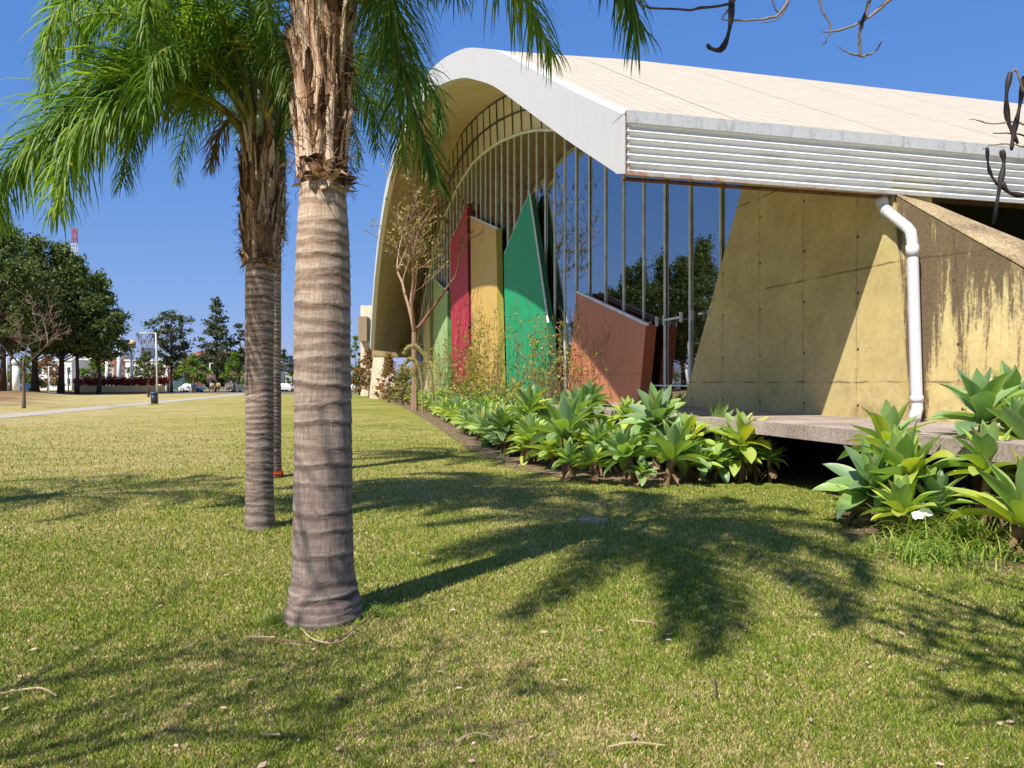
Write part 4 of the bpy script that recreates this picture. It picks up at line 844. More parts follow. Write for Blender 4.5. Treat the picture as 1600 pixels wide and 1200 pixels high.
for j in range(6):
    for i in range(6): gr.append((x + (i - 2.5) * .035 + rnd.uniform(-.01, .01), y + (j - 2.5) * .02, z - .02 + .018 * (i + j) * .6 + rnd.uniform(-.014, .014)))
b.add(gr, [(j * 6 + i, j * 6 + i + 1, j * 6 + i + 7, j * 6 + i + 6) for j in range(5) for i in range(5)]); tag(b.build('paper_scrap', simple('white_paper', (.8, .8, .82), .8)), 'crumpled white paper scrap caught between the grass and a low agave', 'litter')

# ---------------------------------------------------------------- trees
def branch(b, p, d, L, r, depth, rnd, tips, gnarl=.25, up=.1, ratio=.68, fork=(2, 3), spread=.6, minr=.006, seg=5):
    pts = [p.copy()]; rs = [r]; n = seg; side = []
    for i in range(n):
        d = (d + Vector((rnd.gauss(0, gnarl), rnd.gauss(0, gnarl), rnd.gauss(0, gnarl) + up)) * .5).normalized(); p = p + d * L / n; pts.append(p.copy()); rs.append(max(minr, r * (1 - .38 * (i + 1) / n)))
        if i in (1, 3) and depth > 0 and rnd.random() < .55: side.append((p.copy(), d.copy(), rs[-1]))
    b.tube(pts, rs, 6 if r > .03 else 4, False)
    if depth == 0: tips.append((p, d)); tips.append((pts[n // 2], d)); return
    for q, dd, r_ in side:
        ax = Vector((rnd.gauss(0, 1), rnd.gauss(0, 1), rnd.gauss(0, .6))).normalized(); branch(b, q, (dd + ax * spread * 1.3).normalized(), L * ratio * .8, r_ * .5, depth - 1, rnd, tips, gnarl, up, ratio, fork, spread, minr, seg)
    for k in range(rnd.randint(*fork)):
        ax = Vector((rnd.gauss(0, 1), rnd.gauss(0, 1), rnd.gauss(0, .6))).normalized()
        branch(b, p, (d + ax * spread).normalized(), L * ratio * rnd.uniform(.8, 1.1), rs[-1] * .78, depth - 1, rnd, tips, gnarl, up, ratio, fork, spread, minr, seg)
def clumps(centres, n, size, rnd, flat=.8, leafsz=.3, asp=1.0):
    """scatter leaf-sized faces round clump centres (numpy)"""
    cs = np.array([c[:3] for c in centres]); rs_ = np.array([c[3] for c in centres]); r = np.random.RandomState(rnd.randrange(9999))
    pr = rs_ ** 2 / (rs_ ** 2).sum(); idx = r.choice(len(cs), n, p=pr); v = r.normal(size=(n, 3)); v /= np.linalg.norm(v, axis=1)[:, None]
    rad = rs_[idx] * np.abs(r.normal(size=n)) ** .8 * .8; P = cs[idx] + v * rad[:, None] * np.array([1, 1, flat])
    a = r.normal(size=(n, 3)); a /= np.linalg.norm(a, axis=1)[:, None]; c = np.cross(a, r.normal(size=(n, 3))); c /= np.linalg.norm(c, axis=1)[:, None]
    sz = leafsz * (.6 + .8 * r.rand(n))[:, None]
    V = np.stack([P - a * sz * asp, P + c * sz * .45, P + a * sz * asp, P - c * sz * .45], 1); return V.reshape(-1, 3)
def leafobj(name, V, mat, parent):
    n = len(V) // 4; me = bpy.data.meshes.new(name); me.vertices.add(4 * n); me.vertices.foreach_set('co', V.astype(np.float32).ravel()); me.loops.add(4 * n)
    me.loops.foreach_set('vertex_index', np.arange(4 * n, dtype=np.int32)); me.polygons.add(n); me.polygons.foreach_set('loop_start', np.arange(0, 4 * n, 4, dtype=np.int32)); me.polygons.foreach_set('loop_total', np.full(n, 4, np.int32))
    me.materials.append(mat); me.update(calc_edges=True); o = bpy.data.objects.new(name, me); COL.objects.link(o)
    if parent is not None: o.parent = parent; o.matrix_parent_inverse = Matrix.Translation(-wloc(parent))
    return o
def tree(x, y, H, rc, tr, z0, mat, bark, seed, label, group, shape='round', n=6000, leafsz=.32, nc=34, trunk_h=None, cat='tree', name='tree'):
    """z0: height where the crown starts; rc crown radius"""
    rnd = random.Random(seed); root = empty(name, (x, y, 0), label, cat, group); gz_ = gz(x, y); b = MB(); top = H * .9
    tpts = [Vector((x, y, gz_ - .1))]; q = Vector((x, y, 0))
    for i in range(1, 7): q = Vector((x + rnd.gauss(0, .02) * H * .3 + 0, y, gz_ + top * i / 6)); tpts.append(q)
    b.tube(tpts, [tr * 1.35] + [tr * (1 - .14 * i) for i in range(1, 7)], 9); cs = []
    for k in range(nc):
        f = (k + .5) / nc; z = z0 + (H - z0) * f
        if shape == 'round': rr = rc * math.sin(min(1, .22 + f * .95) * math.pi) ** .6 * (1 if f < .8 else .85)
        elif shape == 'cone': rr = rc * (1 - f) ** .75 + .25
        elif shape == 'flat': rr = rc * (.45 + .55 * math.sin(min(1, f * 1.15) * math.pi / 2)) * (1 if f < .9 else .7)
        else: rr = rc
        a = k * 2.4 + rnd.uniform(-.4, .4); off = rr * rnd.uniform(.35, .95); c = Vector((x + off * math.cos(a), y + off * math.sin(a), z + rnd.uniform(-.4, .4))); sz = rc * rnd.uniform(.13, .30) * (1.0 if shape != 'cone' else (1.1 - .6 * f))
        cs.append((c.x, c.y, c.z, sz)); s_ = Vector((x, y, max(gz_ + .15 * H, z - off * .6))); b.tube([s_, s_.lerp(c, .5) + ZZ * .1, c], [tr * .32, tr * .2, tr * .08], 4, False)
    b.build('trunk', M[bark], root, True); V = clumps(cs, n, 1, rnd, .62, leafsz); leafobj('crown', V, M[mat], root); return root
def U(u, d): return (u - 800) / 1200 * d
G1 = 'tall dark evergreen trees on the red bank'
big = [(4, 95, 21.0, 6.0, .36, 6.5, 'first tall evergreen on the red bank, at the left edge of the picture'), (55, 104, 20.6, 5.6, .42, 6.0, 'second tall evergreen on the red bank, thick trunk behind the bare tree'), (95, 106, 20.2, 5.4, .40, 6.0, 'third tall evergreen on the red bank, broad dark trunk'),
       (120, 106, 18.5, 4.8, .27, 6.0, 'fourth evergreen on the red bank, slender trunk'), (154, 108, 16.2, 4.6, .26, 5.4, 'rightmost evergreen on the red bank, crown reaching towards the ball pillars'), (-30, 100, 24, 6, .35, 7, 'evergreen past the left edge, only its crown side showing'), (20, 118, 25.0, 5.5, .35, 8, 'tallest evergreen crown rising behind the first two trees')]
for i, (u, d, H, rc, tr, z0, lb) in enumerate(big): tree(U(u, d), d, H, rc, tr, z0, 'pine', 'barkd', 100 + i, lb, G1, 'round', 13000, .26, 95, name='evergreen_tree')
G2 = 'trees by the road'
tree(U(268, 122), 122, 12.6, 3.6, .22, 4.5, 'casu', 'barkd', 120, 'grey-green tree with a flat spreading top right of the lamp post', G2, 'flat', 5200, .22, 60)
tree(U(338, 124), 124, 15.3, 3.9, .25, 3.6, 'casu', 'barkd', 121, 'tall pointed grey-green tree behind the two walkers', G2, 'cone', 6500, .22, 90)
tree(U(375, 126), 126, 11.6, 2.2, .2, 4.0, 'casu', 'barkd', 122, 'narrow grey-green tree beside the middle palm trunk', G2, 'cone', 3000, .26, 26)
tree(U(263, 128), 128, 5.8, 2.6, .14, 1.8, 'rusty', 'bark', 123, 'small tree with rusty leaves under the flat-topped one', G2, 'round', 1800, .24, 20)
tree(U(302, 118), 118, 5.6, 2.7, .14, 1.7, 'lime', 'bark', 124, 'small yellow-green tree with pale forked trunk by the white car', G2, 'round', 2400, .24, 20)
tree(U(366, 120), 120, 5.9, 1.9, .14, 1.9, 'lime', 'barkd', 125, 'bright green small tree left of the middle palm trunk', G2, 'round', 2200, .24, 18)
tree(U(338, 132), 132, 4.8, 3.2, .12, 1.0, 'casu', 'barkd', 126, 'low olive bush tree behind the walkers', G2, 'round', 2400, .25, 20)
tree(U(232, 86), 86, 5.0, 1.5, .10, 2.4, 'casu', 'barkd', 127, 'slim dark-stemmed sapling left of the litter bin', G2, 'round', 700, .17, 16)
tree(U(226, 140), 140, 6.6, 3.4, .14, 1.2, 'pine', 'barkd', 128, 'leafy tree behind the red hedge beside the ball pillar', G2, 'round', 2600, .26, 22)
tree(U(150, 150), 150, 6.5, 4.0, .14, 1.0, 'lime', 'barkd', 129, 'pale green tree seen between the bank trunks', G2, 'round', 2400, .28, 20)
tree(U(75, 150), 150, 7.0, 4.2, .14, 1.0, 'rusty', 'barkd', 130, 'orange-leaved tree seen under the bank crowns', G2, 'round', 2400, .28, 20)
tree(U(40, 140), 140, 6.0, 3.6, .14, .6, 'lime', 'barkd', 131, 'dense green tree behind the blue car', G2, 'round', 2400, .28, 20)
tree(U(443, 150), 150, 7.8, 1.7, .14, 4.0, 'casu', 'bark', 132, 'thin leafy tree between the middle and nearest palm trunks', G2, 'round', 1300, .24, 16)
tree(U(457, 135), 135, 3.8, 1.0, .1, 1.6, 'lime', 'bark', 133, 'little yellow-green tree just left of the nearest palm trunk', G2, 'round', 700, .2, 12)
tree(U(562, 100), 100, 3.6, 1.6, .12, 1.2, 'pine', 'barkd', 134, 'dark round tree at the far end of the lawn right of the nearest trunk', G2, 'round', 1800, .2, 16)
tree(U(556, 118), 118, 8.6, 1.8, .12, 3.5, 'lime', 'bark', 135, 'pale tree rising behind the rusty shrub at the hall end', G2, 'round', 1400, .2, 16)
tree(U(577, 84), 84, 5.2, 2.0, .10, .8, 'rusty', 'barkp', 136, 'rusty pink shrub tree at the far corner of the hall', G2, 'round', 3200, .15, 60)
tree(U(608, 62), 62, 3.6, 1.3, .07, .4, 'rusty', 'barkp', 137, 'dry reddish shrub in front of the far hall corner', G2, 'round', 2600, .10, 60, cat='shrub', name='shrub')
tree(U(628, 56), 56, 2.6, 1.1, .07, .3, 'olive', 'barkp', 138, 'dry olive shrub beside the arched flower spikes', G2, 'round', 1800, .09, 60, cat='shrub', name='shrub')
# far tree belt along the horizon
rnd = random.Random(9); cs = []
for i in range(150):
    x = -420 + i * 4.6 + rnd.uniform(-2, 2); y = 230 + rnd.uniform(-15, 30); h = rnd.uniform(3.5, 7.5); cs.append((x, y, h * .55, h * .62))
tag(leafobj('distant_trees', clumps(cs, 26000, 1, rnd, .9, .7), M['pine'], None), 'low far-off belt of trees along the horizon', 'trees', kind='stuff')

# bare tree on the lawn at left
def bare(x, y, H, r, depth, seed, label, group, bark='bark', spread=.6, up=.12, d0=(0, 0, 1), L0=None, fork=(2, 3), leaves=None, leafsz=.05, ln=0, gnarl=.22, minr=.012, name='bare_tree', ratio=.7, pods=0, cat='tree'):
    rnd = random.Random(seed); root = empty(name, (x, y, 0), label, cat, group); b = MB(); tips = []
    p = Vector((x, y, gz(x, y) - .1)); L0 = L0 or H * .34; q = p + Vector(d0).normalized() * L0
    b.tube([p, p.lerp(q, .3) + Vector((.02, 0, 0)), p.lerp(q, .6), q], [r * 1.3, r, r * .93, r * .86], 8, False)
    for k in range(rnd.randint(fork[0] + 1, fork[1] + 1)):
        a = k * 2.2 + rnd.uniform(-.4, .4); branch(b, q, (Vector(d0) + Vector((math.cos(a), math.sin(a), .1)) * spread).normalized(), H * .30, r * .62, depth, rnd, tips, gnarl, up, ratio, fork, spread, minr, 5)
    b.build('branches', M[bark], root, True)
    if leaves:
        cs = [(*t[0], .22) for t in tips]; leafobj('leaves', clumps(cs, ln, 1, rnd, .9, leafsz), M[leaves], root)
    if pods:
        for k in range(pods):
            b = MB(); t = rnd.choice(tips)[0]; l = rnd.uniform(.2, .45); b.tube([t, t - ZZ * l * .5 + Vector((.02, 0, 0)), t - ZZ * l], [.018, .03, .009], 5); b.build('seed_pod', M['pod'], root, True)
    return root, tips
bare(U(37, 48), 48, 7.2, .10, 4, 201, 'leafless grey tree standing alone between the path and the red bank', None, 'bark', .75, .10, fork=(2, 2), minr=.014, gnarl=.25)
bare(U(232, 150), 150, 11.5, .10, 3, 203, 'thin leafless tree in front of the dark billboard', None, 'bark', .4, .10, minr=.03, gnarl=.2)
bare(-5.6, 44.0, 13.2, .17, 4, 208, 'slender half-bare tree with seed pods and sparse yellow leaves before the far panels', None, 'barkp', .62, .10, L0=4.6, fork=(2, 2), leaves='olive', leafsz=.10, ln=1500, gnarl=.24, minr=.013, pods=30, name='sparse_tree')

# creepers climbing the panels
def creeper(s0, s1, h, n, seed, label, leaf, a=4.15, tw='twig'):
    rnd = random.Random(seed); base = W(a, (s0 + s1) / 2, 0); root = empty('creeper', base, label, 'climbing plant', 'creepers on the coloured panels'); b = MB(); tips = []
    for k in range(n):
        p = W(a + rnd.uniform(-.9, -.05), rnd.uniform(s0, s1), .5); d = ZZ.copy(); L = h * rnd.uniform(.35, 1.0); pts = [p]; m = 12
        for i in range(m):
            d = (d + DD * rnd.gauss(0, .35) + AA * rnd.gauss(.02, .10) + ZZ * .18).normalized(); p = p + d * L / m
            q = (p - P0).dot(AA); 
            if q > a: p = p - AA * (q - a)
            pts.append(p.copy())
            if rnd.random() < .6:
                dd = (d + DD * rnd.gauss(0, 1) + AA * rnd.gauss(-.2, .4) + ZZ * rnd.gauss(0, .5)).normalized(); e = p + dd * rnd.uniform(.2, .6); e2 = e + (dd + Vector((rnd.gauss(0, .5), rnd.gauss(0, .5), rnd.gauss(-.1, .5)))).normalized() * .3; b.tube([p, e, e2], [.008, .006, .004], 3, False); tips += [e, e2]
            tips.append(p.copy())
        b.tube(pts, [.013 * (1 - .06 * i) for i in range(m + 1)], 4, False)
    b.build('stems', M[tw], root); rr = random.Random(seed); cs = [(*t, .16) for t in tips if rr.random() < .5 and t.z < h * .95]
    leafobj('leaves', clumps(cs, leaf, 1, rr, 1, .065), M['vine'], root)
creeper(9.6, 15.5, 4.2, 22, 301, 'tangled dry creeper over the terracotta panel', 420); creeper(17.5, 24, 5.4, 20, 302, 'sparse creeper with yellow-green leaves on the deep green panel', 500)
creeper(15.8, 18, 4.4, 18, 303, 'dense creeper between the terracotta and deep green panels', 900); creeper(26, 33, 5.6, 26, 304, 'thick leafy creeper over the lower yellow panel', 2600)
creeper(33.5, 41, 4.6, 24, 305, 'brown creeper at the foot of the red panel', 900); creeper(41, 50, 4.4, 22, 306, 'pale creeper growing on the pale green panel', 800)
# shrubs of thin stems inside the bed
for i, (s, a, h) in enumerate([(17, 2.4, 1.5), (20, 2.6, 1.5), (22.5, 2.2, 1.3), (27, 2.5, 1.7), (24, 3.0, 1.6)]):
    p = W(a, s, 0); b = MB(); rnd = random.Random(400 + i); tips = []; root = empty('shrub', p, ['thin-stemmed shrub among the agaves below the deep green panel', 'wiry shrub among the agaves left of the deep green panel', 'airy shrub rising from the agaves between the green and yellow panels', 'tall wiry shrub below the yellow panel', 'leafy shrub close under the yellow panel'][i], 'shrub', 'wiry shrubs among the agaves')
    for k in range(16):
        q = p + Vector((rnd.gauss(0, .35), rnd.gauss(0, .5), .2)); d = Vector((rnd.gauss(0, .3), rnd.gauss(0, .3), 1)).normalized(); pts = [q]
        for j in range(6): q = q + d * h / 6; d = (d + Vector((rnd.gauss(0, .2), rnd.gauss(0, .2), 0))).normalized(); pts.append(q.copy()); tips.append(q.copy())
        b.tube(pts, [.010, .009, .008, .007, .006, .005, .004], 4, False)
    b.build('stems', M['twig'], root); leafobj('leaves', clumps([(*t, .12) for t in tips], 420, 1, rnd, 1, .07), M['lime'] if i % 2 else M['vine'], root)
# arched flower spikes of the foxtail agaves
M['spike'] = leafy('spike_flowers', [(.2, (.20, .19, .06)), (.6, (.36, .31, .12)), (.85, (.46, .40, .20))], .1, .7)
for i, (pts, lb) in enumerate([([(666, 612), (664, 590), (656, 562), (645, 545), (634, 541), (625, 546), (623, 552)], 'tallest arched foxtail flower spike'), ([(650, 612), (648, 590), (643, 570), (636, 562), (628, 562), (624, 567)], 'middle arched foxtail flower spike'), ([(640, 612), (640, 598), (636, 583), (629, 576), (622, 577)], 'shortest arched foxtail flower spike')]):
    d = 38 + i * 1.5; P = bez([((u - 790) / 1200 * d, d, 1.6 - (v - 598) / 1200 * d) for u, v in pts], 24); b = MB(); b.tube([P[0] - ZZ * 1.2] + P, [.05] + [.05 + .05 * math.sin(min(1, k / 12) * 1.5) * (1 if k < 20 else .8) for k in range(24)], 8)
    rnd = random.Random(i); cs = [(*p, .10 if k > 5 else .06) for k, p in enumerate(P)]
    V = clumps(cs, 2200, 1, rnd, 1, .045); n0 = len(b.v)
    for j in range(0, len(V), 4): b.add([tuple(v) for v in V[j:j + 4]], [(0, 1, 2, 3)])
    tag(b.build('flower_spike', M['spike']), lb + ' leaning over the bed before the far panels', 'flower spike', 'foxtail agave flower spikes')

# bare tree beside the camera: limbs overhead, black pods hanging at the right
rnd = random.Random(12); root = empty('pod_tree', (3.4, -2.2, 0), 'leafless tree whose twigs and curled black pods hang in at the top right', 'tree')
b = MB(); b.tube([(3.4, -2.2, -.1), (3.35, -2.1, 1), (3.3, -1.8, 2.2), (3.2, -1.3, 3.2)], [.16, .13, .12, .10], 10)
def limb(pts, r0, r1, n=16): P = bez(pts, n); b.tube([p + Vector((rnd.uniform(-1, 1), 0, rnd.uniform(-1, 1))) * min(.005, r0) for p in P], [(r0 + (r1 - r0) * i / (n - 1)) * (.62 if r0 < .02 else 1) * (1.25 if i % 5 == 2 else 1) for i in range(n)], 7, False); return P
def px(u, v, d): return Vector(((u - 800) / 1200 * d, d, 1.6 - (v - 598) / 1200 * d))
limb([(3.2, -1.3, 3.2), (2.8, .4, 4.0), (2.4, 2.0, 4.2), px(1480, -60, 3.8)], .08, .022); limb([(3.2, -1.3, 3.2), (3.6, .5, 3.8), (3.7, 2.2, 3.7), px(1680, 100, 3.8)], .08, .022)
limb([(3.2, -1.3, 3.2), (2.0, .2, 4.1), (1.5, 1.8, 4.3), px(1200, -50, 3.9)], .07, .02)
d = 3.6
limb([px(1200, -50, 3.9), px(1150, 0, d), px(1110, 12, d), px(1060, 16, d), px(1015, 12, d), px(985, -4, d)], .012, .006); limb([px(1150, -40, d), px(1142, 5, d), px(1135, 20, d), px(1127, 28, d)], .008, .004)
limb([px(1240, -20, d), px(1220, 20, d), px(1195, 30, d), px(1150, 32, d), px(1128, 30, d)], .010, .006); limb([px(1232, 8, d), px(1215, 30, d), px(1188, 36, d)], .006, .003)
limb([px(1205, 0, d), px(1212, 16, d), px(1222, 22, d)], .006, .004)
limb([px(1480, -60, 3.8), px(1398, -5, d), px(1380, 10, d), px(1345, 35, d), px(1310, 48, d), px(1285, 50, d)], .014, .006); limb([px(1270, -30, d), px(1283, 15, d), px(1300, 45, d), px(1290, 62, d), px(1285, 72, d)], .009, .003)
limb([px(1362, -10, d), px(1350, 30, d), px(1342, 60, d), px(1345, 88, d)], .010, .009); limb([px(1345, 88, d), px(1328, 84, d), px(1310, 74, d)], .008, .004); limb([px(1345, 88, d), px(1362, 84, d), px(1380, 63, d)], .008, .004)
limb([px(1680, 100, 3.8), px(1610, 150, d), px(1590, 112, d), px(1578, 115, d)], .012, .006); limb([px(1680, 100, 3.8), px(1620, 220, d), px(1600, 212, d), px(1550, 208, d)], .012, .004); limb([px(1620, 200, d), px(1585, 192, d), px(1545, 192, d), px(1515, 187, d)], .008, .003)
limb([px(1610, 235, d), px(1580, 225, d), px(1545, 228, d), px(1535, 235, d)], .007, .003)
# more limbs overhead (out of the picture) that throw the branching shadows at bottom right
tips = []
for (p, dd, L) in [((2.4, 1.0, 4.3), (-.6, .3, .15), 2.6), ((2.2, .2, 4.4), (-.3, .7, .15), 2.8), ((2.8, .3, 4.5), (-.1, .7, .2), 2.8), ((1.6, .1, 4.3), (-.6, .5, .1), 2.4), ((2.9, -.4, 4.6), (.3, .8, .1), 2.8), ((1.9, -.9, 4.5), (-.35, .5, .05), 2.6), ((1.2, -.6, 4.6), (-.2, .6, .05), 2.4), ((2.3, -1.2, 4.4), (.0, .7, .05), 2.6)]:
    limb([(3.2, -1.3, 3.2), Vector((3.2, -1.3, 3.4)).lerp(Vector(p), .5) + ZZ * .25, p], .06, .045)
    branch(b, Vector(p), Vector(dd).normalized(), L * .42, .040, 3, rnd, tips, .30, .02, .78, (2, 2), .7, .016)
for (p, dd, L) in [((2.6, 1.0, 4.1), (-.2, .6, .5), 1.5), ((2.2, 2.4, 4.3), (.5, .4, .6), 1.3), ((3.6, 1.2, 3.9), (.4, .5, .5), 1.5), ((1.8, 1.2, 4.2), (-.5, .3, .5), 1.2), ((3.0, -.5, 3.8), (.2, .2, 1), 1.5)]:
    branch(b, Vector(p), Vector(dd).normalized(), L * .6, .024, 2, rnd, tips, .35, .14, .75, (2, 2), .7, .007)
b.build('branches', M['bark'], root, True)
def pod(pts, r):
    b = MB(); P = bez([px(*q, d) for q in pts], 14); b.tube(P, [r * (.75 + .25 * math.sin(i * 1.1)) * min(1, (14 - i) / 3 + .08) for i in range(14)], 8); b.build('seed_pod', M['pod'], root, True)
pod([(1143, -5), (1142, 30), (1136, 60), (1126, 78), (1110, 76), (1105, 70)], .016); pod([(1392, -8), (1380, 8), (1372, 14)], .008); pod([(1578, 114), (1572, 150), (1575, 190), (1590, 225)], .014); pod([(1600, 120), (1592, 170), (1583, 210), (1580, 235)], .014)
pod([(1565, 235), (1568, 255), (1562, 290), (1552, 350)], .014); pod([(1542, 232), (1545, 265), (1558, 290)], .009); pod([(1564, 285), (1575, 300), (1600, 305), (1640, 298)], .014); pod([(1360, -5), (1352, 18), (1343, 50), (1343, 75)], .009)
# tree behind the camera at left (unseen), its thin shadow crosses the bottom left of the lawn
bare(-5.2, -1.6, 7.2, .13, 4, 230, 'sparse tree behind the viewer whose thin shadow falls across the bottom left lawn', None, 'bark', .8, .12, L0=2.6, fork=(2, 3), minr=.008, leaves='olive', ln=500, leafsz=.05)

# ---------------------------------------------------------------- the background by the road
def boxpart(name, mat, parent, c, dim, label=None):
    b = MB(); b.box(c, dim); o = b.build(name, mat, parent)
    if label: o['label'] = label
    return o
grey = simple('lamp_grey', (.55, .55, .53), .5); navy = simple('navy_plastic', (.03, .04, .07), .5)
lx, ly = U(246, 56), 56
lp = empty('street_lamp', (lx, ly, 0), 'white street lamp with one arm beside the litter bin on the path', 'street lamp')
b = MB(); b.tube([(lx, ly, 0), (lx - .05, ly, 3), (lx - .12, ly, 5.25)], [.075, .06, .05], 10); b.build('pole', grey, lp, True)
b = MB(); b.tube([(lx - .12, ly, 5.2), (lx - .9, ly, 5.24)], .03, 6); b.build('arm', grey, lp); boxpart('lamp_head', grey, lp, (lx - 1.0, ly, 5.24), (.5, .18, .09))
bx, by = U(240.5, 55.6), 55.6; bn = empty('litter_bin', (bx, by, 0), 'dark navy litter bin on the path edge beside the lamp post', 'litter bin')
b = MB(); b.tube([(bx, by, .0), (bx, by, .75)], [.19, .24], 14); b.build('bin_body', navy, bn, True); b = MB(); b.tube([(bx, by, .75), (bx, by, .86), (bx, by, .93)], [.27, .27, .2], 14); b.build('lid', simple('navy_lid', (.05, .07, .13), .4), bn, True)
tuft('grass_tuft', bx + .1, by - .25, 90, .22, .35, 31, M['lgrass'], 'green grass tuft round the foot of the litter bin', 'grass tuft', None, .03, .8)
# planter with the crimson hedge
pl = empty('planter', (U(190, 112), 112, 0), 'long low yellow planter wall holding the crimson hedge', 'planter')
b = MB(); x0, x1 = U(112, 112), U(256, 112); m = 24; vs = []
for i in range(m + 1):
    t = i / m; x = x0 + (x1 - x0) * t; y = 112 - 1.2 * math.sin(t * math.pi)
    vs += [(x, y, 0), (x, y, 1.15), (x, y + .3, 1.15), (x, y + .3, 0)]
fs = []
for i in range(m): fs += [(i * 4 + k, (i + 1) * 4 + k, (i + 1) * 4 + k + 1, i * 4 + k + 1) for k in range(3)]
fs += [(0, 1, 2, 3), (m * 4 + 3, m * 4 + 2, m * 4 + 1, m * 4)]
b.add(vs, fs); b.build('wall', simple('yellow_wall_paint', (.62, .46, .20), .8), pl); b = MB(); b.box(((x0 + x1) / 2, 111.4, .12), (x1 - x0, 2.6, .24)); b.build('base_step', simple('red_brown_step', (.22, .09, .05), .8), pl)
rnd = random.Random(44); cs = [(x0 + (x1 - x0) * i / 60, 113 + rnd.uniform(-.6, .8), 1.7 + rnd.uniform(-.2, .35), .62) for i in range(61)]
tag(leafobj('hedge', clumps(cs, 7000, 1, rnd, 1, .16), M['crim'], None), 'crimson leaved hedge growing in the yellow planter', 'hedge')
# ball pillars
wm = simple('white_pillar', (.75, .75, .76), .7); bm_ = simple('tan_ball', (.66, .47, .24), .7, 0, .25, 1.2); bw_ = simple('grey_white_ball', (.55, .56, .58), .7, 0, .5, 1.5)
def sphere(b, c, r, n=18):
    vs = []; 
    for i in range(n // 2 + 1):
        ph = math.pi * i / (n // 2)
        for k in range(n): vs.append((c[0] + r * math.sin(ph) * math.cos(6.2832 * k / n), c[1] + r * math.sin(ph) * math.sin(6.2832 * k / n), c[2] + r * math.cos(ph)))
    b.add(vs, [(i * n + k, i * n + (k + 1) % n, (i + 1) * n + (k + 1) % n, (i + 1) * n + k) for i in range(n // 2) for k in range(n)])
for u, d, h, r, br, bmx, lb in [(206, 122, 7.3, .26, .60, bm_, 'white pillar topped by a tan football above the red hedge'), (186, 120, 7.9, .32, .60, bw_, 'thick white pillar left of the tan football one, its ball in the leaves'), (167, 124, 5.2, .24, .5, bw_, 'short white pillar farthest left over the red hedge'), (25, 116, 4.1, .5, .62, bw_, 'stout white pillar with a grey and white football behind the blue car')]:
    x = U(u, d); r_ = empty('ball_pillar', (x, d, 0), lb, 'pillar', 'white pillars topped with footballs'); b = MB(); b.tube([(x, d, 0), (x, d, h)], r, 14); b.build('pillar', wm, r_, True)
    b = MB(); sphere(b, (x, d, h + br * .85), br); b.build('ball', bmx, r_, True)
# cars
def car(x, y, L, H, col, label, ang=0, seed=0):
    rt = empty('parked_car', (x, y, 0), label, 'car', 'cars parked along the road'); rt.rotation_euler = (0, 0, ang); paint = simple('paint_' + str(seed), col, .3, .2, .05, 1, .5)
    W2 = .86; sc = L / 4.2; prof = [(-2.1, .35), (-2.12, .75), (-1.95, .92), (-1.55, 1.0), (-1.0, H), (.35, H + .02), (1.0, 1.02), (1.75, .9), (2.08, .72), (2.1, .35)]
    pr = [(p * sc, q) for p, q in prof]; n = len(pr); b = MB(); low = [i for i in range(n)]
    vs = [(p, -W2 + (.16 if q > 1.05 else 0), q) for p, q in pr] + [(p, W2 - (.16 if q > 1.05 else 0), q) for p, q in pr]
    b.add(vs, [tuple(range(n)), tuple(range(2 * n - 1, n - 1, -1))] + [(i, n + i, n + (i + 1) % n, (i + 1) % n) for i in range(n)]); b.build('body', paint, rt, local=True)
    gl = simple('car_glass_' + str(seed), (.02, .025, .03), .1, 0, .1, 1, .8)
    for sy in (-1, 1):
        b = MB(); yy = sy * (W2 - .055); y2 = sy * (W2 - .155)
        b.add([(-1.40 * sc, yy + sy * .02, 1.03), (.85 * sc, yy + sy * .02, 1.05), (.34 * sc, y2 + sy * .012, H - .05), (-.95 * sc, y2 + sy * .012, H - .05)], [(0, 1, 2, 3)]); b.build('side_window', gl, rt, local=True)
    b = MB(); b.add([(1.0 * sc + .01, -.7, 1.05), (1.0 * sc + .01, .7, 1.05), (.38 * sc + .01, .62, H - .02), (.38 * sc + .01, -.62, H - .02)], [(0, 1, 2, 3)]); b.build('windscreen', gl, rt, local=True)
    tyre = simple('tyre_' + str(seed), (.02, .02, .02), .8); rim = simple('rim_' + str(seed), (.4, .4, .42), .3, .8)
    for sx2 in (-1.3, 1.32):
        for sy in (-1, 1):
            c = Vector((sx2 * sc, sy * (W2 - .06), .31)); b = MB(); b.tube([c - Vector((0, .11, 0)), c + Vector((0, .11, 0))], .31, 18); t_ = b.build('wheel', tyre, rt, True, local=True); b = MB(); b.tube([c - Vector((0, .125, 0)), c + Vector((0, .125, 0))], .18, 12); b.build('rim', rim, t_, True, local=True)
    for sy in (-1, 1): 
        b = MB(); b.box((2.06 * sc, sy * .62, .70), (.08, .32, .14)); b.build('headlight', simple('lamp_lens' + str(seed), (.7, .7, .7), .2), rt, local=True)
        b = MB(); b.box((-2.08 * sc, sy * .66, .80), (.08, .24, .16)); b.build('tail_light', simple('tail_lens' + str(seed), (.4, .02, .02), .3), rt, local=True)
car(U(29, 121), 121, 4.2, 1.42, (.05, .09, .17), 'blue hatchback parked behind the bank at the far left', math.pi, 1)
car(U(300, 128), 128, 3.9, 1.42, (.75, .76, .78), 'white hatchback parked under the small yellow-green tree', 0, 2)
car(U(376, 124), 124, 4.1, 1.65, (.10, .11, .12), 'dark silver estate car showing beside the middle palm trunk', math.pi, 3)
car(U(448, 138), 138, 4.0, 1.4, (.75, .75, .76), 'white car seen in the gap between the palm trunks', 0, 4)
car(U(436, 145), 145, 4.0, 1.4, (.5, .52, .55), 'pale silver car farther off in the gap between the palm trunks', 0, 5)
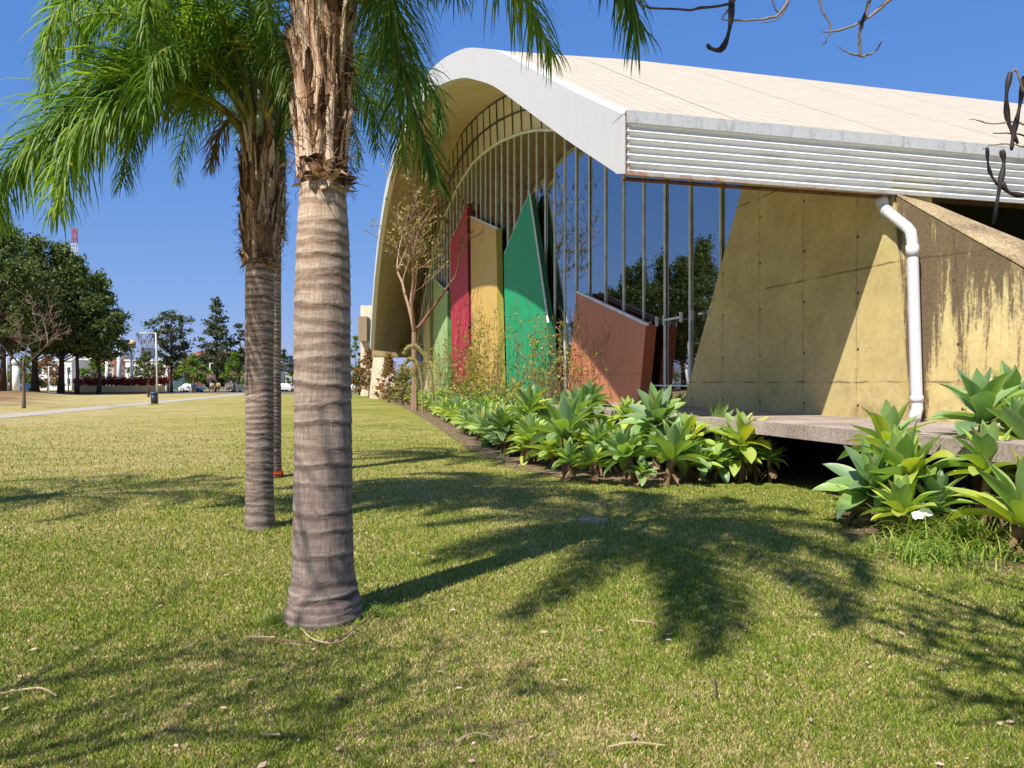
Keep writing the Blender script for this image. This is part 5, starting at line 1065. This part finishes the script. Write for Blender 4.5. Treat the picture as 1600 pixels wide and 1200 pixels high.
# walkers
def person(x, y, h, shirt, shorts, label, seed, face, arm_out=.1):
    root = empty('person', (x, y, 0), label, 'person', 'two people walking on the path'); k = h / 1.75; rnd = random.Random(seed)
    J = {'pel': (0, 0, .95), 'che': (0, .02, 1.30), 'nek': (0, .01, 1.50), 'hd0': (0, .02, 1.58), 'hd1': (0, .03, 1.70), 'shl': (-.19, .01, 1.42), 'ell': (-.27 - arm_out, .02, 1.15), 'wrl': (-.28 - arm_out, -.10, .93), 'hal': (-.28 - arm_out, -.13, .84),
         'shr': (.19, .01, 1.42), 'elr': (.26, .06, 1.14), 'wrr': (.27, .12, .92), 'har': (.27, .15, .83), 'hpl': (-.10, 0, .90), 'knl': (-.11, -.10, .50), 'anl': (-.11, -.02, .09), 'tol': (-.12, -.18, .03), 'hpr': (.10, 0, .90), 'knr': (.11, .05, .50), 'anr': (.11, .22, .12), 'tor': (.12, .08, .03)}
    rad = dict(pel=.15, che=.155, nek=.055, hd0=.085, hd1=.075, shl=.065, ell=.045, wrl=.03, hal=.035, shr=.065, elr=.045, wrr=.03, har=.035, hpl=.095, knl=.058, anl=.038, tol=.035, hpr=.095, knr=.058, anr=.038, tor=.035)
    names = list(J); ed = [('pel', 'che'), ('che', 'nek'), ('nek', 'hd0'), ('hd0', 'hd1'), ('che', 'shl'), ('shl', 'ell'), ('ell', 'wrl'), ('wrl', 'hal'), ('che', 'shr'), ('shr', 'elr'), ('elr', 'wrr'), ('wrr', 'har'), ('pel', 'hpl'), ('hpl', 'knl'), ('knl', 'anl'), ('anl', 'tol'), ('pel', 'hpr'), ('hpr', 'knr'), ('knr', 'anr'), ('anr', 'tor')]
    def sk(nm, sel, grow, mat, over=None):
        ns = [n for n in names if n in sel]; me = bpy.data.meshes.new(nm); P = {n: (over or {}).get(n, J[n]) for n in ns}
        me.from_pydata([tuple(c * k for c in P[n]) for n in ns], [(ns.index(a), ns.index(b_)) for a, b_ in ed if a in ns and b_ in ns], []); me.materials.append(mat)
        o = bpy.data.objects.new(nm, me); COL.objects.link(o); o.parent = root; md = o.modifiers.new('skin', 'SKIN'); md.use_smooth_shade = True; ly_ = me.skin_vertices[0] if len(me.skin_vertices) else None
        if ly_ is None: return o
        for i, n in enumerate(ns): r = rad[n] * k * grow; ly_.data[i].radius = (r * (1.15 if n in ('pel', 'che') else 1), r * (.8 if n in ('pel', 'che') else 1)); ly_.data[i].use_root = (i == 0)
        s2 = o.modifiers.new('sub', 'SUBSURF'); s2.levels = s2.render_levels = 1; return o
    skin = simple('skin_' + str(seed), (.36, .20, .13), .6)
    def mk(nm, sel, grow, mat, over=None):
        ns = [n for n in names if n in sel]
        me = bpy.data.meshes.new(nm)
        P = {n: (over or {}).get(n, J[n]) for n in ns}; me.from_pydata([tuple(c * k for c in P[n]) for n in ns], [(ns.index(a), ns.index(b_)) for a, b_ in ed if a in ns and b_ in ns], []); me.materials.append(mat)
        o = bpy.data.objects.new(nm, me); COL.objects.link(o); o.parent = root; md = o.modifiers.new('skin', 'SKIN'); md.use_smooth_shade = True
        sv = me.skin_vertices[0].data if len(me.skin_vertices) else None
        if sv is not None:
            for i, n in enumerate(ns):
                r = rad[n] * k * grow; sv[i].radius = (r * (1.15 if n in ('pel', 'che') else 1), r * (.8 if n in ('pel', 'che') else 1)); sv[i].use_root = (i == 0)
        s2 = o.modifiers.new('sub', 'SUBSURF'); s2.levels = 1; s2.render_levels = 1; return o
    mk('body', names, 1.0, skin); mk('shirt', ['pel', 'che', 'shl', 'shr', 'ell', 'elr'], 1.14, simple('shirt_' + str(seed), shirt, .8), {'ell': (-.25 - arm_out * .5, .02, 1.28), 'elr': (.24, .03, 1.27), 'pel': (0, 0, .98)})
    mk('shorts', ['pel', 'hpl', 'hpr', 'knl', 'knr'], 1.16, simple('shorts_' + str(seed), shorts, .8), {'knl': (-.11, -.06, .62), 'knr': (.11, .03, .62), 'pel': (0, 0, .95)})
    b = MB(); sphere(b, (0, .05 * k, 1.69 * k), .098 * k, 14); b.build('hair', simple('hair_' + str(seed), (.03, .02, .015), .6), root, True, local=True)
    root.rotation_euler = (0, 0, face)
person(U(331, 108), 108, 1.78, (.78, .78, .78), (.02, .02, .025), 'person in a white sleeveless top and black shorts walking on the left', 1, math.pi + .15)
person(U(341, 108), 108, 1.82, (.80, .62, .03), (.02, .02, .025), 'person in a yellow shirt and black shorts walking on the right', 2, math.pi - .1)
# buildings, fences, mast
def building(name, u0, u1, d, h, mat, label, cat='building', rooflabel=None, roofmat=None, win=0, dep=14, rh=0, winmat=None, group='buildings across the road', z0=0):
    x0, x1 = U(u0, d), U(u1, d); rt = empty(name, ((x0 + x1) / 2, d, 0), label, cat, group); boxpart('wall', mat, rt, ((x0 + x1) / 2, d + dep / 2, (h + z0) / 2), (x1 - x0, dep, h - z0))
    if rh:
        b = MB(); e = .5; b.add([(x0 - e, d - e, h), (x1 + e, d - e, h), (x1 + e, d + dep + e, h), (x0 - e, d + dep + e, h), (x0 + 1, d + dep / 2, h + rh), (x1 - 1, d + dep / 2, h + rh)], [(0, 1, 5, 4), (2, 3, 4, 5), (1, 2, 5), (3, 0, 4), (0, 3, 2, 1)]); b.build('roof', roofmat, rt)
    else: boxpart('roof', roofmat or mat, rt, ((x0 + x1) / 2, d + dep / 2, h + .15), (x1 - x0 + .5, dep + .5, .3))
    if win:
        for i in range(win):
            x = x0 + (x1 - x0) * (i + .5) / win
            for z in ([h * .55] if h < 6 else [h * .3, h * .68]): 
                w_ = (x1 - x0) / win * .5; f = boxpart('window', winmat or gw_, rt, (x, d - .03, z), (w_, .06, 1.2)); boxpart('sill', mat, f, (x, d - .08, z - .66), (w_ + .2, .16, .08))
    return rt
gw_ = simple('window_dark', (.05, .06, .08), .15); redr = simple('red_roof_tile', (.26, .10, .06), .85, 0, .2, 1); brn = simple('brown_wall', (.20, .11, .085), .85, 0, .2, 1); gry = simple('grey_wall', (.34, .36, .38), .8, 0, .1, .5)
bluw = simple('slate_blue', (.08, .11, .16), .6); teal = simple('teal_fence', (.06, .14, .15), .6)
building('house', 58, 112, 168, 6.4, M['wht'], 'long white building behind the tree trunks at left', win=6)
building('house', 108, 165, 185, 9.0, M['wht'], 'taller white block seen between the bank trunks', win=5)
building('house', 140, 178, 176, 5.8, simple('pinkish_wall', (.55, .40, .34), .8), 'pinkish low building behind the white pillars', rh=1.8, roofmat=redr, win=3)
building('house', 196, 262, 176, 6.6, M['wht'], 'pale building behind the ball pillar and billboard', win=5)
building('house', 286, 388, 185, 7.4, brn, 'long brown building with a red tiled roof behind the tall trees', rh=2.2, roofmat=redr, win=8)
building('house', 438, 452, 175, 7.5, bluw, 'slate blue block in the gap between the palm trunks', win=1)
building('house', 446, 462, 168, 3.6, gry, 'low grey building below the slate blue block', win=2)
building('house', 520, 575, 200, 3.2, M['wht'], 'low white building at the far end of the lawn', win=4)
bb = empty('billboard', (U(232, 160), 160, 0), 'dark blue-grey billboard on posts above the trees', 'billboard'); boxpart('board', bluw, bb, (U(232, 160), 160, 7.9), (3.0, .3, 1.9))
for dx in (-1, 1): boxpart('post', M['steel'], bb, (U(232, 160) + dx, 160.2, 3.5), (.15, .15, 7))
def fence(u0, u1, d, h, mat, label, posts=8):
    x0, x1 = U(u0, d), U(u1, d); rt = empty('fence', ((x0 + x1) / 2, d, 0), label, 'fence', 'fences along the road'); b = MB()
    n = int((x1 - x0) / .35); 
    for i in range(n): b.box((x0 + (x1 - x0) * (i + .5) / n, d, h / 2 + .1), (.16, .03, h - .2))
    b.box(((x0 + x1) / 2, d - .04, h - .2), (x1 - x0, .04, .08)); b.box(((x0 + x1) / 2, d - .04, .4), (x1 - x0, .04, .08)); b.build('panel', mat, rt)
    for i in range(posts): boxpart('post', mat, rt, (x0 + (x1 - x0) * i / (posts - 1), d + .05, h / 2), (.10, .10, h))
fence(256, 293, 138, 2.3, teal, 'teal mesh fence right of the crimson hedge'); fence(293, 318, 142, 2.2, simple('red_brown_fence', (.20, .06, .05), .7), 'red-brown fence behind the white hatchback'); fence(318, 372, 140, 1.7, simple('grey_green_fence', (.22, .26, .24), .8), 'grey-green fence behind the walkers'); fence(555, 580, 128, 1.5, simple('blue_gate', (.03, .10, .40), .6), 'bright blue fence at the far end of the lawn')
tx, ty = U(117, 360), 360; tw = empty('radio_mast', (tx, ty, 0), 'red and white lattice radio mast above the dark trees', 'mast'); mr = simple('mast_red', (.55, .10, .06), .6); mw = simple('mast_white', (.75, .75, .75), .6)
for sec in range(10):
    z0, z1 = sec * 7.4, sec * 7.4 + 7.4; b = MB(); r0, r1 = 2.4 - .12 * sec, 2.4 - .12 * (sec + 1)
    for k in range(4):
        a, a2 = R(45 + 90 * k), R(135 + 90 * k); p = lambda aa, r, z: (tx + r * math.cos(aa), ty + r * math.sin(aa), z)
        b.tube([p(a, r0, z0), p(a, r1, z1)], .16, 4); b.tube([p(a, r0, z0), p(a2, r1, z1)], .10, 4); b.tube([p(a2, r0, z0), p(a, r1, z1)], .10, 4); b.tube([p(a, r1, z1), p(a2, r1, z1)], .10, 4)
    b.build('mast_section', mr if sec % 2 else mw, tw)
# pale posts and a small lamp
for u, d, h, lb in [(11, 110, 5.2, 'thin pale post left of the stout football pillar'), (107, 112, 3.2, 'short pale green lamp post between the bank trunks'), (76, 116, 4.0, 'thin wooden post between the second and third bank trees'), (328, 120, 4.6, 'grey post behind the walkers'), (436, 120, 4.8, 'thin white lamp post in the gap between the palm trunks')]:
    x = U(u, d); rt = empty('lamp_post', (x, d, 0), lb, 'post', 'distant posts'); b = MB(); b.tube([(x, d, gz(x, d)), (x, d, h)], .09, 8); b.build('pole', grey, rt, True); boxpart('lamp_head', grey, rt, (x + .25, d, h + .04), (.6, .15, .1))
# pale tower block with brown box at the far end of the hall
cw = mat_concrete('cream_concrete', (.58, .47, .34), (.80, .68, .52), 3)  # mottled pale cream, same tones on every face
an = empty('annex_tower', (U(572, 92), 92, 0), 'cream concrete annex with a brown overhanging box beyond the far end of the hall', 'building')
boxpart('wall', cw, an, (U(577, 92), 93, 5.4), (1.9, 3, 10.8)); boxpart('overhang', simple('brown_box', (.30, .22, .14), .8), an, (U(567, 90), 91, 7.9), (1.0, 2.5, 2.9))
fb = MB(); fb.prism([(60, SL), (66.2, SL), (66.2, 5.2), (63.2, 5.2)], lambda p, q, t: W(t, p, q), CA - 2.6, CA - 1.9); fb.prism([(66.2, 0), (66.2, 4.4), (72, .3), (72, 0)], lambda p, q, t: W(t, p, q), CA - 3.4, CA - 2.6); fb.build('far_buttress', cw, hall)
print('objects', len(bpy.data.objects), 'scene ok')
